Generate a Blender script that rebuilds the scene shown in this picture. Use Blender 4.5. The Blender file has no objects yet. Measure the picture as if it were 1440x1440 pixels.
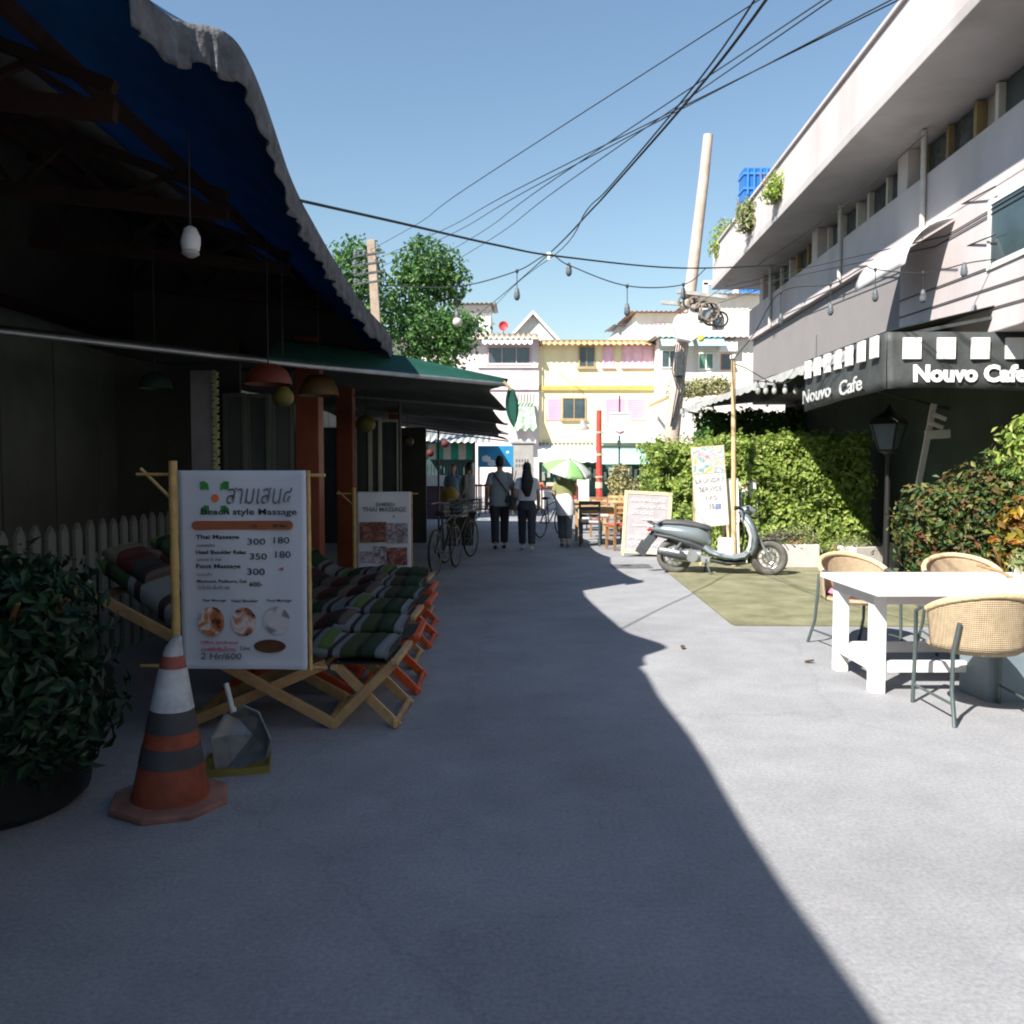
import bpy, bmesh, math, random
from mathutils import Vector, Matrix, Quaternion, noise
R = math.radians
random.seed(7)
sc = bpy.context.scene
col = sc.collection
# ------------------------------------------------------------------ camera, world, sun, exposure
CAM_H = 1.5
PITCH = math.atan(60/1200)
cam_d = bpy.data.cameras.new('camera'); cam = bpy.data.objects.new('camera', cam_d); col.objects.link(cam)
cam.location = (0, 0, CAM_H); cam.rotation_euler = (R(90)-PITCH, 0, 0)
cam_d.sensor_width = 36; cam_d.lens = 30; cam_d.clip_end = 2000; cam_d.clip_start = .05
sc.camera = cam
SUN = Vector((.74, .80, -1)).normalized()
w = bpy.data.worlds.new('World'); sc.world = w; w.use_nodes = True
nt = w.node_tree; bg = nt.nodes['Background']
sky = nt.nodes.new('ShaderNodeTexSky'); sky.sky_type = 'NISHITA'; sky.sun_disc = False
sky.sun_elevation = math.asin(-SUN.z); sky.sun_rotation = math.atan2(-SUN.x, -SUN.y)
sky.air_density = 1.6; sky.dust_density = 0; sky.ozone_density = 4
nt.links.new(sky.outputs[0], bg.inputs[0]); bg.inputs[1].default_value = .067
sd = bpy.data.lights.new('sun', 'SUN'); so = bpy.data.objects.new('sun', sd); col.objects.link(so)
sd.energy = 5.0; sd.angle = R(.55); sd.color = (1.0, .95, .87)
so.rotation_euler = SUN.to_track_quat('-Z', 'Y').to_euler(); so.location = (-30, -35, 45)
sc.view_settings.view_transform = 'Standard'; sc.view_settings.look = 'None'
sc.view_settings.exposure = 1.17; sc.view_settings.gamma = 1.0; sc.view_settings.use_curve_mapping = False
sc.render.engine = 'CYCLES'
sc.cycles.max_bounces = 8; sc.cycles.diffuse_bounces = 2; sc.cycles.transparent_max_bounces = 12
sc.cycles.filter_width = 2.0; sc.cycles.use_denoising = True
# ------------------------------------------------------------------ pixel helpers: a pixel gives a direction, the depth comes from the place
def ray(px, py):
    u, v = (px-720)/1200, (720-py)/1200
    c, s = math.cos(PITCH), math.sin(PITCH)
    return Vector((u, c+v*s, -s+v*c))
def W(px, py, Y):
    d = ray(px, py); return Vector((0, 0, CAM_H)) + d*(Y/d.y)
def G(px, py, z=0):
    d = ray(px, py); return Vector((0, 0, CAM_H)) + d*((z-CAM_H)/d.z)
# ------------------------------------------------------------------ mesh builder
class MB:
    def __init__(s, o=(0, 0, 0)): s.v = []; s.f = []; s.mi = []; s.o = Vector(o); s.m = 0
    def add(s, vs, fs):
        n = len(s.v); s.v += [Vector(p)-s.o for p in vs]; s.f += [tuple(i+n for i in f) for f in fs]; s.mi += [s.m]*len(fs); return s
    def box(s, c, d, rot=None):
        c = Vector(c); h = Vector(d)/2
        vs = [Vector((x*h.x, y*h.y, z*h.z)) for x in (-1, 1) for y in (-1, 1) for z in (-1, 1)]
        if rot is not None: vs = [rot @ p for p in vs]
        return s.add([c+p for p in vs], [(0, 1, 3, 2), (4, 6, 7, 5), (0, 4, 5, 1), (2, 3, 7, 6), (0, 2, 6, 4), (1, 5, 7, 3)])
    def bb(s, x0, x1, y0, y1, z0, z1): return s.box(((x0+x1)/2, (y0+y1)/2, (z0+z1)/2), (x1-x0, y1-y0, z1-z0))
    def bar(s, p, q, a, b=None, up=(0, 0, 1)):       # box beam from p to q, a across, b along up
        p, q = Vector(p), Vector(q); b = b or a; d = (q-p).normalized(); up = Vector(up)
        if abs(d.dot(up)) > .98: up = Vector((0, 1, 0)) if abs(d.y) < .9 else Vector((1, 0, 0))
        x = d.cross(up).normalized(); z = x.cross(d)
        vs = [e+x*(i*a/2)+z*(j*b/2) for e in (p, q) for i in (-1, 1) for j in (-1, 1)]
        return s.add(vs, [(0, 2, 3, 1), (4, 5, 7, 6), (0, 1, 5, 4), (2, 6, 7, 3), (0, 4, 6, 2), (1, 3, 7, 5)])
    def loft(s, pts, rad, seg=10, cap=True, up=(0, 1, 0)):   # rings round a path; radius r or (across, along up)
        pts = [Vector(p) for p in pts]; n = len(pts); vs = []; fs = []; U = Vector(up); last = None
        for i, p in enumerate(pts):
            d = pts[min(i+1, n-1)]-pts[max(i-1, 0)]; d = d.normalized() if d.length > 1e-9 else Vector((0, 0, 1))
            x = d.cross(U)
            if x.length < .05: x = last if last is not None else d.orthogonal()
            x = x.normalized(); last = x; y = x.cross(d).normalized()
            r = rad[i] if isinstance(rad, list) else rad
            rx, ry = r if isinstance(r, tuple) else (r, r)
            for k in range(seg):
                a = 2*math.pi*k/seg; vs.append(p+x*(rx*math.cos(a))+y*(ry*math.sin(a)))
        for i in range(n-1):
            for k in range(seg):
                k2 = (k+1) % seg; fs.append((i*seg+k, i*seg+k2, (i+1)*seg+k2, (i+1)*seg+k))
        if cap: fs.append(tuple(range(seg))[::-1]); fs.append(tuple((n-1)*seg+k for k in range(seg)))
        return s.add(vs, fs)
    def tube(s, pts, r, seg=8): return s.loft(pts, [r]*len(pts), seg, up=(.31, .17, .93))
    def lathe(s, prof, c=(0, 0, 0), seg=20, axis='z', cap=True):
        c = Vector(c); vs = []; fs = []; n = len(prof)
        for r, h in prof:
            for k in range(seg):
                a = 2*math.pi*k/seg; x, y = r*math.cos(a), r*math.sin(a)
                vs.append(c+(Vector((x, y, h)) if axis == 'z' else Vector((x, h, y)) if axis == 'y' else Vector((h, x, y))))
        for i in range(n-1):
            for k in range(seg):
                k2 = (k+1) % seg; fs.append((i*seg+k, i*seg+k2, (i+1)*seg+k2, (i+1)*seg+k))
        if cap: fs.append(tuple(range(seg))[::-1]); fs.append(tuple((n-1)*seg+k for k in range(seg)))
        return s.add(vs, fs)
    def torus(s, c, Rr, r, axis='y', seg=28, sub=10, sq=1.0):
        c = Vector(c); vs = []; fs = []
        for i in range(seg):
            a = 2*math.pi*i/seg
            for j in range(sub):
                b = 2*math.pi*j/sub; q = Rr+r*math.cos(b)*sq; h = r*math.sin(b)
                x, y = q*math.cos(a), q*math.sin(a)
                vs.append(c+(Vector((x, h, y)) if axis == 'y' else Vector((x, y, h)) if axis == 'z' else Vector((h, x, y))))
        for i in range(seg):
            for j in range(sub):
                fs.append((i*sub+j, i*sub+(j+1) % sub, ((i+1) % seg)*sub+(j+1) % sub, ((i+1) % seg)*sub+j))
        return s.add(vs, fs)
    def grid(s, fn, nu, nv):                          # fn(u,v) -> point
        vs = [fn(i/nu, j/nv) for i in range(nu+1) for j in range(nv+1)]
        return s.add(vs, [(i*(nv+1)+j, (i+1)*(nv+1)+j, (i+1)*(nv+1)+j+1, i*(nv+1)+j+1) for i in range(nu) for j in range(nv)])
    def prism(s, poly, t0, t1, axis='y'):             # outline in (x,z) extruded along y (or (y,z) along x, (x,y) along z)
        n = len(poly)
        def P(a, b, t): return (a, t, b) if axis == 'y' else (t, a, b) if axis == 'x' else (a, b, t)
        vs = [P(a, b, t0) for a, b in poly]+[P(a, b, t1) for a, b in poly]
        return s.add(vs, [tuple(range(n)), tuple(range(2*n-1, n-1, -1))]+[(i, i+n, (i+1) % n+n, (i+1) % n) for i in range(n)])
    def build(s, name, mat, parent=None, smooth=0, bev=0, solid=0):
        me = bpy.data.meshes.new(name); me.from_pydata([tuple(p) for p in s.v], [], s.f)
        bm = bmesh.new(); bm.from_mesh(me); bmesh.ops.recalc_face_normals(bm, faces=bm.faces); bm.to_mesh(me); bm.free()
        for m in (mat if isinstance(mat, (list, tuple)) else [mat]): me.materials.append(m)
        if any(s.mi): me.polygons.foreach_set('material_index', s.mi)
        if smooth: me.shade_smooth(); me.set_sharp_from_angle(angle=R(smooth))
        o = bpy.data.objects.new(name, me); col.objects.link(o)
        if parent: o.parent = parent
        if solid: m = o.modifiers.new('solid', 'SOLIDIFY'); m.thickness = solid; m.offset = 0
        if bev: m = o.modifiers.new('bevel', 'BEVEL'); m.width = bev; m.segments = 2; m.limit_method = 'ANGLE'
        return o
def tag(o, label, cat, group=None):
    o['label'] = label; o['category'] = cat
    if group: o['group'] = group
    return o
def thing(name, label, cat, loc=(0, 0, 0), rotz=0, group=None):
    o = bpy.data.objects.new(name, None); col.objects.link(o); o.empty_display_size = .1
    o.location = loc; o.rotation_euler = (0, 0, rotz); return tag(o, label, cat, group)
def kind(o, k): o['kind'] = k; return o
def dup(root, loc=None, rotz=None, label=None):
    r = root.copy(); col.objects.link(r)
    if loc is not None: r.location = loc
    if rotz is not None: r.rotation_euler = (0, 0, rotz)
    if label: r['label'] = label
    for ch in list(root.children):
        c = ch.copy(); col.objects.link(c); c.parent = r
        for g in list(ch.children):
            d = g.copy(); col.objects.link(d); d.parent = c
    return r
# ------------------------------------------------------------------ materials
def M(name, c, rough=.65, var=.15, scale=5, bump=0, bscale=40, metal=0, transl=0, spec=.4, c2=None, alpha=1, dirt=0, streak=0):
    m = bpy.data.materials.new(name); m.use_nodes = True; n = m.node_tree.nodes; l = m.node_tree.links
    b = n['Principled BSDF']; b.inputs['Roughness'].default_value = rough; b.inputs['Metallic'].default_value = metal
    b.inputs['Specular IOR Level'].default_value = spec
    tc = n.new('ShaderNodeTexCoord'); nz = n.new('ShaderNodeTexNoise'); nz.inputs['Scale'].default_value = scale
    nz.inputs['Detail'].default_value = 6; nz.inputs['Roughness'].default_value = .62
    l.new(tc.outputs['Object'], nz.inputs['Vector'])
    rp = n.new('ShaderNodeValToRGB'); l.new(nz.outputs[0], rp.inputs[0])
    rp.color_ramp.elements[0].position = .3; rp.color_ramp.elements[1].position = .7
    lo = [max(0, x*(1-var)) for x in c]; hi = c2 or [min(1, x*(1+var)) for x in c]
    rp.color_ramp.elements[0].color = (*lo, 1); rp.color_ramp.elements[1].color = (*hi, 1)
    out = rp.outputs[0]
    if dirt:
        n2 = n.new('ShaderNodeTexNoise'); n2.inputs['Scale'].default_value = scale*.35; n2.inputs['Detail'].default_value = 8
        mp = n.new('ShaderNodeMapping'); mp.inputs['Scale'].default_value = (2.2, 2.2, .14) if streak else (1, 1, 1)
        l.new(tc.outputs['Object'], mp.inputs[0]); l.new(mp.outputs[0], n2.inputs['Vector'])
        r2 = n.new('ShaderNodeValToRGB'); r2.color_ramp.elements[0].position = .45; r2.color_ramp.elements[1].position = .72
        l.new(n2.outputs[0], r2.inputs[0]); mx = n.new('ShaderNodeMix'); mx.data_type = 'RGBA'
        ma = n.new('ShaderNodeMath'); ma.operation = 'MULTIPLY'; ma.inputs[1].default_value = dirt; l.new(r2.outputs[0], ma.inputs[0])
        l.new(ma.outputs[0], mx.inputs[0]); l.new(out, mx.inputs[6]); mx.inputs[7].default_value = (c[0]*.45, c[1]*.42, c[2]*.38, 1)
        out = mx.outputs[2]
    l.new(out, b.inputs['Base Color'])
    if bump:
        n3 = n.new('ShaderNodeTexNoise'); n3.inputs['Scale'].default_value = bscale; n3.inputs['Detail'].default_value = 5
        l.new(tc.outputs['Object'], n3.inputs['Vector'])
        bp = n.new('ShaderNodeBump'); bp.inputs['Strength'].default_value = bump; bp.inputs['Distance'].default_value = .02
        l.new(n3.outputs[0], bp.inputs['Height']); l.new(bp.outputs[0], b.inputs['Normal'])
    if transl:
        t = n.new('ShaderNodeBsdfTranslucent'); l.new(out, t.inputs[0]); ms = n.new('ShaderNodeMixShader'); ms.inputs[0].default_value = transl
        l.new(b.outputs[0], ms.inputs[1]); l.new(t.outputs[0], ms.inputs[2]); l.new(ms.outputs[0], n['Material Output'].inputs[0])
    return m
def leaf_mat(name, cs, transl=.35, rough=.5):
    m = bpy.data.materials.new(name); m.use_nodes = True; n = m.node_tree.nodes; l = m.node_tree.links
    b = n['Principled BSDF']; b.inputs['Roughness'].default_value = rough; b.inputs['Specular IOR Level'].default_value = .3
    g = n.new('ShaderNodeNewGeometry'); rp = n.new('ShaderNodeValToRGB'); l.new(g.outputs['Random Per Island'], rp.inputs[0])
    e = rp.color_ramp.elements
    while len(e) < len(cs): e.new(.5)
    for i, c in enumerate(cs): e[i].position = i/(len(cs)-1) if len(cs) > 1 else 0; e[i].color = (*c, 1)
    l.new(rp.outputs[0], b.inputs['Base Color'])
    t = n.new('ShaderNodeBsdfTranslucent'); l.new(rp.outputs[0], t.inputs[0]); ms = n.new('ShaderNodeMixShader'); ms.inputs[0].default_value = transl
    l.new(b.outputs[0], ms.inputs[1]); l.new(t.outputs[0], ms.inputs[2]); l.new(ms.outputs[0], n['Material Output'].inputs[0])
    return m
def stripe_mat(name, cols, period, axis=0, rough=.9, bump=.3):   # cloth with printed woven stripes along one object axis
    m = bpy.data.materials.new(name); m.use_nodes = True; n = m.node_tree.nodes; l = m.node_tree.links; b = n['Principled BSDF']
    b.inputs['Roughness'].default_value = rough; b.inputs['Specular IOR Level'].default_value = .15
    tc = n.new('ShaderNodeTexCoord'); sp = n.new('ShaderNodeSeparateXYZ'); l.new(tc.outputs['Object'], sp.inputs[0])
    a = n.new('ShaderNodeMath'); a.operation = 'DIVIDE'; a.inputs[1].default_value = period; l.new(sp.outputs[axis], a.inputs[0])
    f = n.new('ShaderNodeMath'); f.operation = 'FRACT'; l.new(a.outputs[0], f.inputs[0])
    rp = n.new('ShaderNodeValToRGB'); rp.color_ramp.interpolation = 'CONSTANT'; l.new(f.outputs[0], rp.inputs[0])
    e = rp.color_ramp.elements
    while len(e) < len(cols): e.new(.5)
    for i, (p, c) in enumerate(cols): e[i].position = p; e[i].color = (*c, 1)
    nz = n.new('ShaderNodeTexNoise'); nz.inputs['Scale'].default_value = 120; l.new(tc.outputs['Object'], nz.inputs['Vector'])
    mx = n.new('ShaderNodeMix'); mx.data_type = 'RGBA'; mx.blend_type = 'MULTIPLY'; mx.inputs[0].default_value = .5
    l.new(rp.outputs[0], mx.inputs[6]); l.new(nz.outputs[1], mx.inputs[7]); l.new(mx.outputs[2], b.inputs['Base Color'])
    bp = n.new('ShaderNodeBump'); bp.inputs['Strength'].default_value = bump; bp.inputs['Distance'].default_value = .004
    l.new(nz.outputs[0], bp.inputs['Height']); l.new(bp.outputs[0], b.inputs['Normal'])
    return m
def print_mat(name, cs, scale=9, seed=0):            # a blurry printed photo
    m = bpy.data.materials.new(name); m.use_nodes = True; n = m.node_tree.nodes; l = m.node_tree.links; b = n['Principled BSDF']
    b.inputs['Roughness'].default_value = .5
    tc = n.new('ShaderNodeTexCoord'); mp = n.new('ShaderNodeMapping'); mp.inputs['Location'].default_value = (seed*3.7, seed*1.3, seed*2.1)
    l.new(tc.outputs['Object'], mp.inputs[0]); nz = n.new('ShaderNodeTexNoise'); nz.inputs['Scale'].default_value = scale; nz.inputs['Detail'].default_value = 3
    nz.inputs['Distortion'].default_value = 1.2
    l.new(mp.outputs[0], nz.inputs['Vector']); rp = n.new('ShaderNodeValToRGB'); l.new(nz.outputs[0], rp.inputs[0]); e = rp.color_ramp.elements
    while len(e) < len(cs): e.new(.5)
    for i, c in enumerate(cs): e[i].position = .33+.34*i/(len(cs)-1); e[i].color = (*c, 1)
    l.new(rp.outputs[0], b.inputs['Base Color']); return m
def glass_mat(name, c, rough=.08):
    m = M(name, c, rough=rough, var=.25, scale=2, spec=.7); return m
def bulb_glass(name, c):
    m = M(name, c, rough=.15, var=.1, spec=.6, transl=.3); return m
white = M('white_paint', (.78, .76, .73), .55, .06, 4, dirt=.15)
steel = M('dark_steel', (.09, .1, .1), .45, .3, 8, metal=.6)
grey_metal = M('grey_metal', (.35, .37, .38), .4, .2, 6, metal=.7, dirt=.3)
galv = M('galvanised', (.42, .43, .42), .45, .25, 14, metal=.55, dirt=.4, bump=.1)
black = M('black_rubber', (.02, .02, .02), .6, .3, 9)
wood = M('pale_wood', (.48, .30, .14), .55, .25, 9, bump=.15, bscale=60, dirt=.2)
orange_wood = M('orange_paint_wood', (.62, .09, .02), .5, .2, 9, bump=.1, dirt=.15)
brown_wood = M('brown_wood', (.26, .14, .06), .6, .3, 10, bump=.2, bscale=70)
bamboo = M('bamboo', (.50, .33, .12), .45, .25, 12, bump=.1)
cable_mat = M('cable', (.025, .027, .03), .6, .2)
concrete = M('concrete', (.36, .35, .33), .9, .2, 5, bump=.3, bscale=30, dirt=.35)
# ------------------------------------------------------------------ text
def text(s, size, mat, parent, loc, bold=0, shear=0, align='LEFT', basis=None, name='lettering', sx=1.0, thick=.001):
    cu = bpy.data.curves.new('t', 'FONT'); cu.body = s; cu.size = size; cu.offset = bold; cu.shear = shear; cu.align_x = align; cu.extrude = thick; cu.resolution_u = 3
    o = bpy.data.objects.new('t', cu); col.objects.link(o)
    dg = bpy.context.evaluated_depsgraph_get(); me = bpy.data.meshes.new_from_object(o.evaluated_get(dg))
    bpy.data.objects.remove(o); bpy.data.curves.remove(cu)
    bx, by, bn = basis or (Vector((1, 0, 0)), Vector((0, 0, 1)), Vector((0, -1, 0)))
    L = Vector(loc)
    for v in me.vertices: v.co = L+bx*(v.co.x*sx)+by*v.co.y+bn*v.co.z
    me.materials.clear(); me.materials.append(mat); me.name = name
    o = bpy.data.objects.new(name, me); col.objects.link(o); o.parent = parent; return o
def remesh(o, vox, smooth=4):
    m = o.modifiers.new('r', 'REMESH'); m.mode = 'VOXEL'; m.voxel_size = vox
    if smooth: s_ = o.modifiers.new('s', 'SMOOTH'); s_.iterations = smooth; s_.factor = .5
    dg = bpy.context.evaluated_depsgraph_get(); me = bpy.data.meshes.new_from_object(o.evaluated_get(dg))
    mats = list(o.data.materials); o.modifiers.clear(); o.data = me; me.materials.clear()
    for q in mats: me.materials.append(q)
    me.shade_smooth(); return o
# ------------------------------------------------------------------ foliage
def leaves(mb, pts, size, jit=.5, droop=.2, normals=None, aspect=.55):
    for i, p in enumerate(pts):
        n = Vector((random.gauss(0, 1), random.gauss(0, 1), random.gauss(.3, 1)))
        if normals: n = n*.6+normals[i]*1.3
        n.normalize(); t = n.orthogonal().normalized(); t.rotate(Quaternion(n, random.uniform(0, 6.28))); t.z -= droop; t.normalize()
        b = n.cross(t).normalized(); s = size*random.uniform(1-jit, 1+jit); w2 = s*aspect/2
        mb.add([p-t*s*.5, p+b*w2+n*s*.08, p+t*s*.5-n*s*.1, p-b*w2+n*s*.08], [(0, 1, 2, 3)])
def blob_pts(c, r, n, shell=.55):
    c = Vector(c); out = []; nor = []
    for _ in range(n):
        d = Vector((random.gauss(0, 1), random.gauss(0, 1), random.gauss(0, 1))).normalized(); q = shell+(1-shell)*random.random()
        k = 1+.22*noise.noise(d*2.3+c)
        out.append(c+Vector((d.x*r[0], d.y*r[1], d.z*r[2]))*q*k); nor.append(d)
    return out, nor
# ================================================================== GROUND
def road_mat():
    m = bpy.data.materials.new('worn_concrete_road'); m.use_nodes = True; n = m.node_tree.nodes; l = m.node_tree.links; b = n['Principled BSDF']
    tc = n.new('ShaderNodeTexCoord')
    def nz(sc_, det, rough=.6):
        q = n.new('ShaderNodeTexNoise'); q.inputs['Scale'].default_value = sc_; q.inputs['Detail'].default_value = det; q.inputs['Roughness'].default_value = rough
        l.new(tc.outputs['Object'], q.inputs['Vector']); return q
    big, mid, fine = nz(.35, 8), nz(2.2, 8, .7), nz(55, 6, .75)
    def mixc(f, a, bb, lo, hi):
        rp = n.new('ShaderNodeMapRange'); rp.inputs[1].default_value = lo; rp.inputs[2].default_value = hi; l.new(f, rp.inputs[0])
        x = n.new('ShaderNodeMix'); x.data_type = 'RGBA'; l.new(rp.outputs[0], x.inputs[0])
        for k, v in ((6, a), (7, bb)):
            if isinstance(v, tuple): x.inputs[k].default_value = (*v, 1)
            else: l.new(v, x.inputs[k])
        return x.outputs[2]
    c = mixc(mid.outputs[0], (.25, .255, .272), (.31, .312, .325), .35, .65)
    c = mixc(big.outputs[0], c, (.18, .18, .19), .48, .75)
    st_ = nz(7, 10, .75); c = mixc(st_.outputs[0], c, (.15, .148, .15), .62, .8)
    c2 = n.new('ShaderNodeMix'); c2.data_type = 'RGBA'; c2.blend_type = 'MULTIPLY'; c2.inputs[0].default_value = .9
    rr = n.new('ShaderNodeMapRange'); rr.inputs[1].default_value = .3; rr.inputs[2].default_value = .7; rr.inputs[3].default_value = .68; rr.inputs[4].default_value = 1.22
    l.new(fine.outputs[0], rr.inputs[0]); l.new(c, c2.inputs[6]); l.new(rr.outputs[0], c2.inputs[7])
    # thin cracks
    vo = n.new('ShaderNodeTexVoronoi'); vo.feature = 'DISTANCE_TO_EDGE'; vo.inputs['Scale'].default_value = .33
    ad = n.new('ShaderNodeVectorMath'); ad.operation = 'ADD'; sc2 = n.new('ShaderNodeVectorMath'); sc2.operation = 'SCALE'; sc2.inputs['Scale'].default_value = .5
    l.new(mid.outputs[1], sc2.inputs[0]); l.new(tc.outputs['Object'], ad.inputs[0]); l.new(sc2.outputs[0], ad.inputs[1]); l.new(ad.outputs[0], vo.inputs['Vector'])
    cr = n.new('ShaderNodeMapRange'); cr.inputs[1].default_value = 0; cr.inputs[2].default_value = .006; cr.inputs[3].default_value = .18; cr.inputs[4].default_value = 0; l.new(vo.outputs['Distance'], cr.inputs[0])
    x = n.new('ShaderNodeMix'); x.data_type = 'RGBA'; l.new(cr.outputs[0], x.inputs[0]); l.new(c2.outputs[2], x.inputs[6]); x.inputs[7].default_value = (.09, .085, .08, 1)
    l.new(x.outputs[2], b.inputs['Base Color']); b.inputs['Roughness'].default_value = .85; b.inputs['Specular IOR Level'].default_value = .25
    bp = n.new('ShaderNodeBump'); bp.inputs['Strength'].default_value = .35; bp.inputs['Distance'].default_value = .006; l.new(fine.outputs[0], bp.inputs['Height']); l.new(bp.outputs[0], b.inputs['Normal'])
    return m
g = MB(); g.add([(-300, -120, 0), (300, -120, 0), (300, 500, 0), (-300, 500, 0)], [(0, 1, 2, 3)])
road = kind(g.build('road', road_mat()), 'structure')
# artificial turf mat
turf = M('artificial_turf', (.22, .215, .12), .95, .3, 3, bump=.6, bscale=300, c2=(.31, .30, .18), dirt=.2)
g = MB(); mat_poly = [(2.28, 13.0), (2.12, 8.2), (2.14, 8.12), (5.6, 8.02), (5.6, 13.6), (2.5, 13.6)]
g.prism(mat_poly, .004, .016, axis='z')
tag(g.build('turf_mat', turf), 'flat green artificial turf mat under the parked scooter', 'mat')
p = G(888, 797); dc = thing('drain_cover', 'flat grey drain cover set in the road near the chalkboard', 'drain cover', (p.x, p.y, .002))
g = MB(); g.bb(-.3, .3, -.22, .22, 0, .012); g.build('plate', M('cast_iron', (.14, .14, .145), .7, .3, 9, metal=.3), dc, bev=.004)
for k in range(7): g = MB(); g.bb(-.26, .26, -.19+k*.058, -.165+k*.058, .0125, .017); g.build('rib', bpy.data.materials['cast_iron'], dc)
for i, (px, py, lab) in enumerate(((1138, 932, 'dark fallen leaf on the road beside the rattan chair'), (960, 912, 'curled brown leaf on the sunlit road'))):
    p = G(px, py, .004); g = MB(); g.grid(lambda u, v: Vector(((u-.5)*.07, (v-.5)*.04*math.sin(math.pi*(.1+.8*u)), .004+.012*abs(v-.5)*2+.01*u*u)), 8, 4); o = g.build('fallen_leaf', M('dry_brown_leaf', (.10, .06, .03), .8, .3) if i == 0 else bpy.data.materials['dry_brown_leaf'], None, smooth=60, solid=.002); o.location = p; o.rotation_euler = (0, 0, i*1.3); tag(o, lab, 'leaf', 'fallen leaves on the road')
# ================================================================== LEFT: massage shop, its roof and awnings
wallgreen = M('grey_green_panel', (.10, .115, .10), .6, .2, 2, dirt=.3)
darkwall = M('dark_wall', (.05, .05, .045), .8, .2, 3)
rust = M('red_oxide_steel', (.03, .012, .008), .8, .3, 8)
orange_post = M('orange_column', (.2, .045, .018), .6, .2, 5, dirt=.3)
shop = thing('massage_shop', 'dark open fronted massage shop with steel roof frame and grey green panel wall', 'building', (-4.3, 6, 0))
o_ = shop.location
for i in range(26):
    y0 = 1.2+i*.86
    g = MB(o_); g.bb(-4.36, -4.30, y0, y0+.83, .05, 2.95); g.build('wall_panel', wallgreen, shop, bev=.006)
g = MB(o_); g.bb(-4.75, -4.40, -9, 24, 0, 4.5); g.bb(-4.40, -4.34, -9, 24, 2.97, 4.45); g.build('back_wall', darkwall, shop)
for i in range(6):                                               # steel roof trusses
    y = 1.0+i*1.7
    t = MB(o_); t.bar((-4.35, y, 3.55), (-2.0, y, 3.3), .06, .1); t.bar((-4.35, y, 4.3), (-2.0, y, 3.42), .06, .06)
    for k in range(3):
        x = -4.2+k*.7; t.bar((x, y, 3.54-.075*k), (x+.35, y, 4.1-.23*k-.1), .035, .035); t.bar((x+.35, y, 4.1-.23*k-.1), (x+.7, y, 3.47-.075*k), .035, .035)
    t.build('truss', rust, shop)
for x, z in ((-3.9, 4.12), (-3.1, 3.86), (-2.3, 3.6)):
    t = MB(o_); t.bar((x, -8, z), (x, 9.8, z), .05, .08); t.build('purlin', rust, shop)
t = MB(o_); t.bar((-4.32, -2, 2.92), (-4.25, 22, 2.92), .08, .1); t.build('beam', rust, shop)
t = MB(o_); t.prism([(-4.6, 2.62), (-1.62, 2.62), (-1.62, 2.9), (-2.2, 3.62), (-2.75, 3.9), (-4.6, 4.58)], 9.9, 9.98, 'y'); t.build('gable_wall', darkwall, shop)
t = MB(o_); t.bb(-9, -4.76, -30, 9, 0, 5.6); t.build('unseen_shade_block', darkwall, shop)  # unseen mass behind the shop, added to deepen the shade in the lane
for px, Y, wd in ((436, 9.2, .25), (487, 12.6, .24), (556, 16.5, .22)):
    p = W(px, 660, Y); t = MB(o_); t.bb(p.x-wd/2, p.x+wd/2, Y-wd/2, Y+wd/2, 0, 2.9); t.build('column', orange_post, shop, bev=.01)
# grey board pillar with woven edge strip
t = MB(o_); t.bb(-3.0, -2.8, 8.0, 8.06, 0, 2.42); t.build('pillar', M('grey_board', (.2, .2, .22), .7, .2), shop, bev=.005)
t = MB(o_)
for k in range(60): t.box((-2.765, 8.0, .04+k*.04), (.05, .05, .032), Matrix.Rotation(.5 if k % 2 else -.5, 3, 'Y'))
t.build('woven_strip', M('woven_strip', (.35, .38, .2), .8, .3), shop)
# glass doors deeper in the shop
gl = glass_mat('shop_glass', (.06, .075, .075))
alu = M('pale_frame', (.45, .44, .38), .5, .15)
for i, (px0, px1, Y) in enumerate(((500, 520, 13), (522, 534, 13.1), (536, 560, 13.6), (318, 345, 8.9), (350, 378, 9.0), (385, 412, 9.1))):
    a, b2 = W(px0, 660, Y).x, W(px1, 660, Y).x
    d = MB(o_); d.bar((a, Y, 0), (a, Y, 2.25), .04); d.bar((b2, Y, 0), (b2, Y, 2.25), .04); d.bar((a-.02, Y, 2.27), (b2+.02, Y, 2.27), .04); d.bar((a, Y, .9), (b2, Y, .9), .03)
    dr = d.build('door', alu if i < 3 else wallgreen, shop); d = MB(o_); d.bb(a+.02, b2-.02, Y+.005, Y+.012, .02, 2.25); d.build('pane', gl, dr)
for q in ((-4.3, -1.75, 17.4, 17.5, 0, 2.35), (-4.3, -2.95, 9.3, 9.36, 0, 2.9)): t = MB(o_); t.bb(*q); t.build('partition_wall', darkwall, shop)
# opaque roof sheet
def crv(pts, t):                                   # Catmull-Rom through pts (uniform)
    n = len(pts)-1; x = t*n; i = min(int(x), n-1); f = x-i
    P = [Vector(pts[max(0, min(n, i+k))]) for k in (-1, 0, 1, 2)]
    return .5*((2*P[1])+(-P[0]+P[2])*f+(2*P[0]-5*P[1]+4*P[2]-P[3])*f*f+(-P[0]+3*P[1]-3*P[2]+P[3])*f*f*f)
EDGE = [(-1.6, -9, 3.5), (-1.6, -5, 3.5), (-1.6, -1, 3.5), (-1.6, 2.4, 3.5), (-1.6, 3.85, 3.5), (-1.36, 4.3, 3.53), W(405, 264, 5.2), W(437, 325, 5.9), W(470, 380, 6.7), W(505, 432, 7.6), W(548, 485, 8.9), (-1.55, 10.2, 2.7)]
def mid(v):
    e = crv(EDGE, v); return Vector((-2.75, e.y, max(3.78, e.z+.35)))
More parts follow.
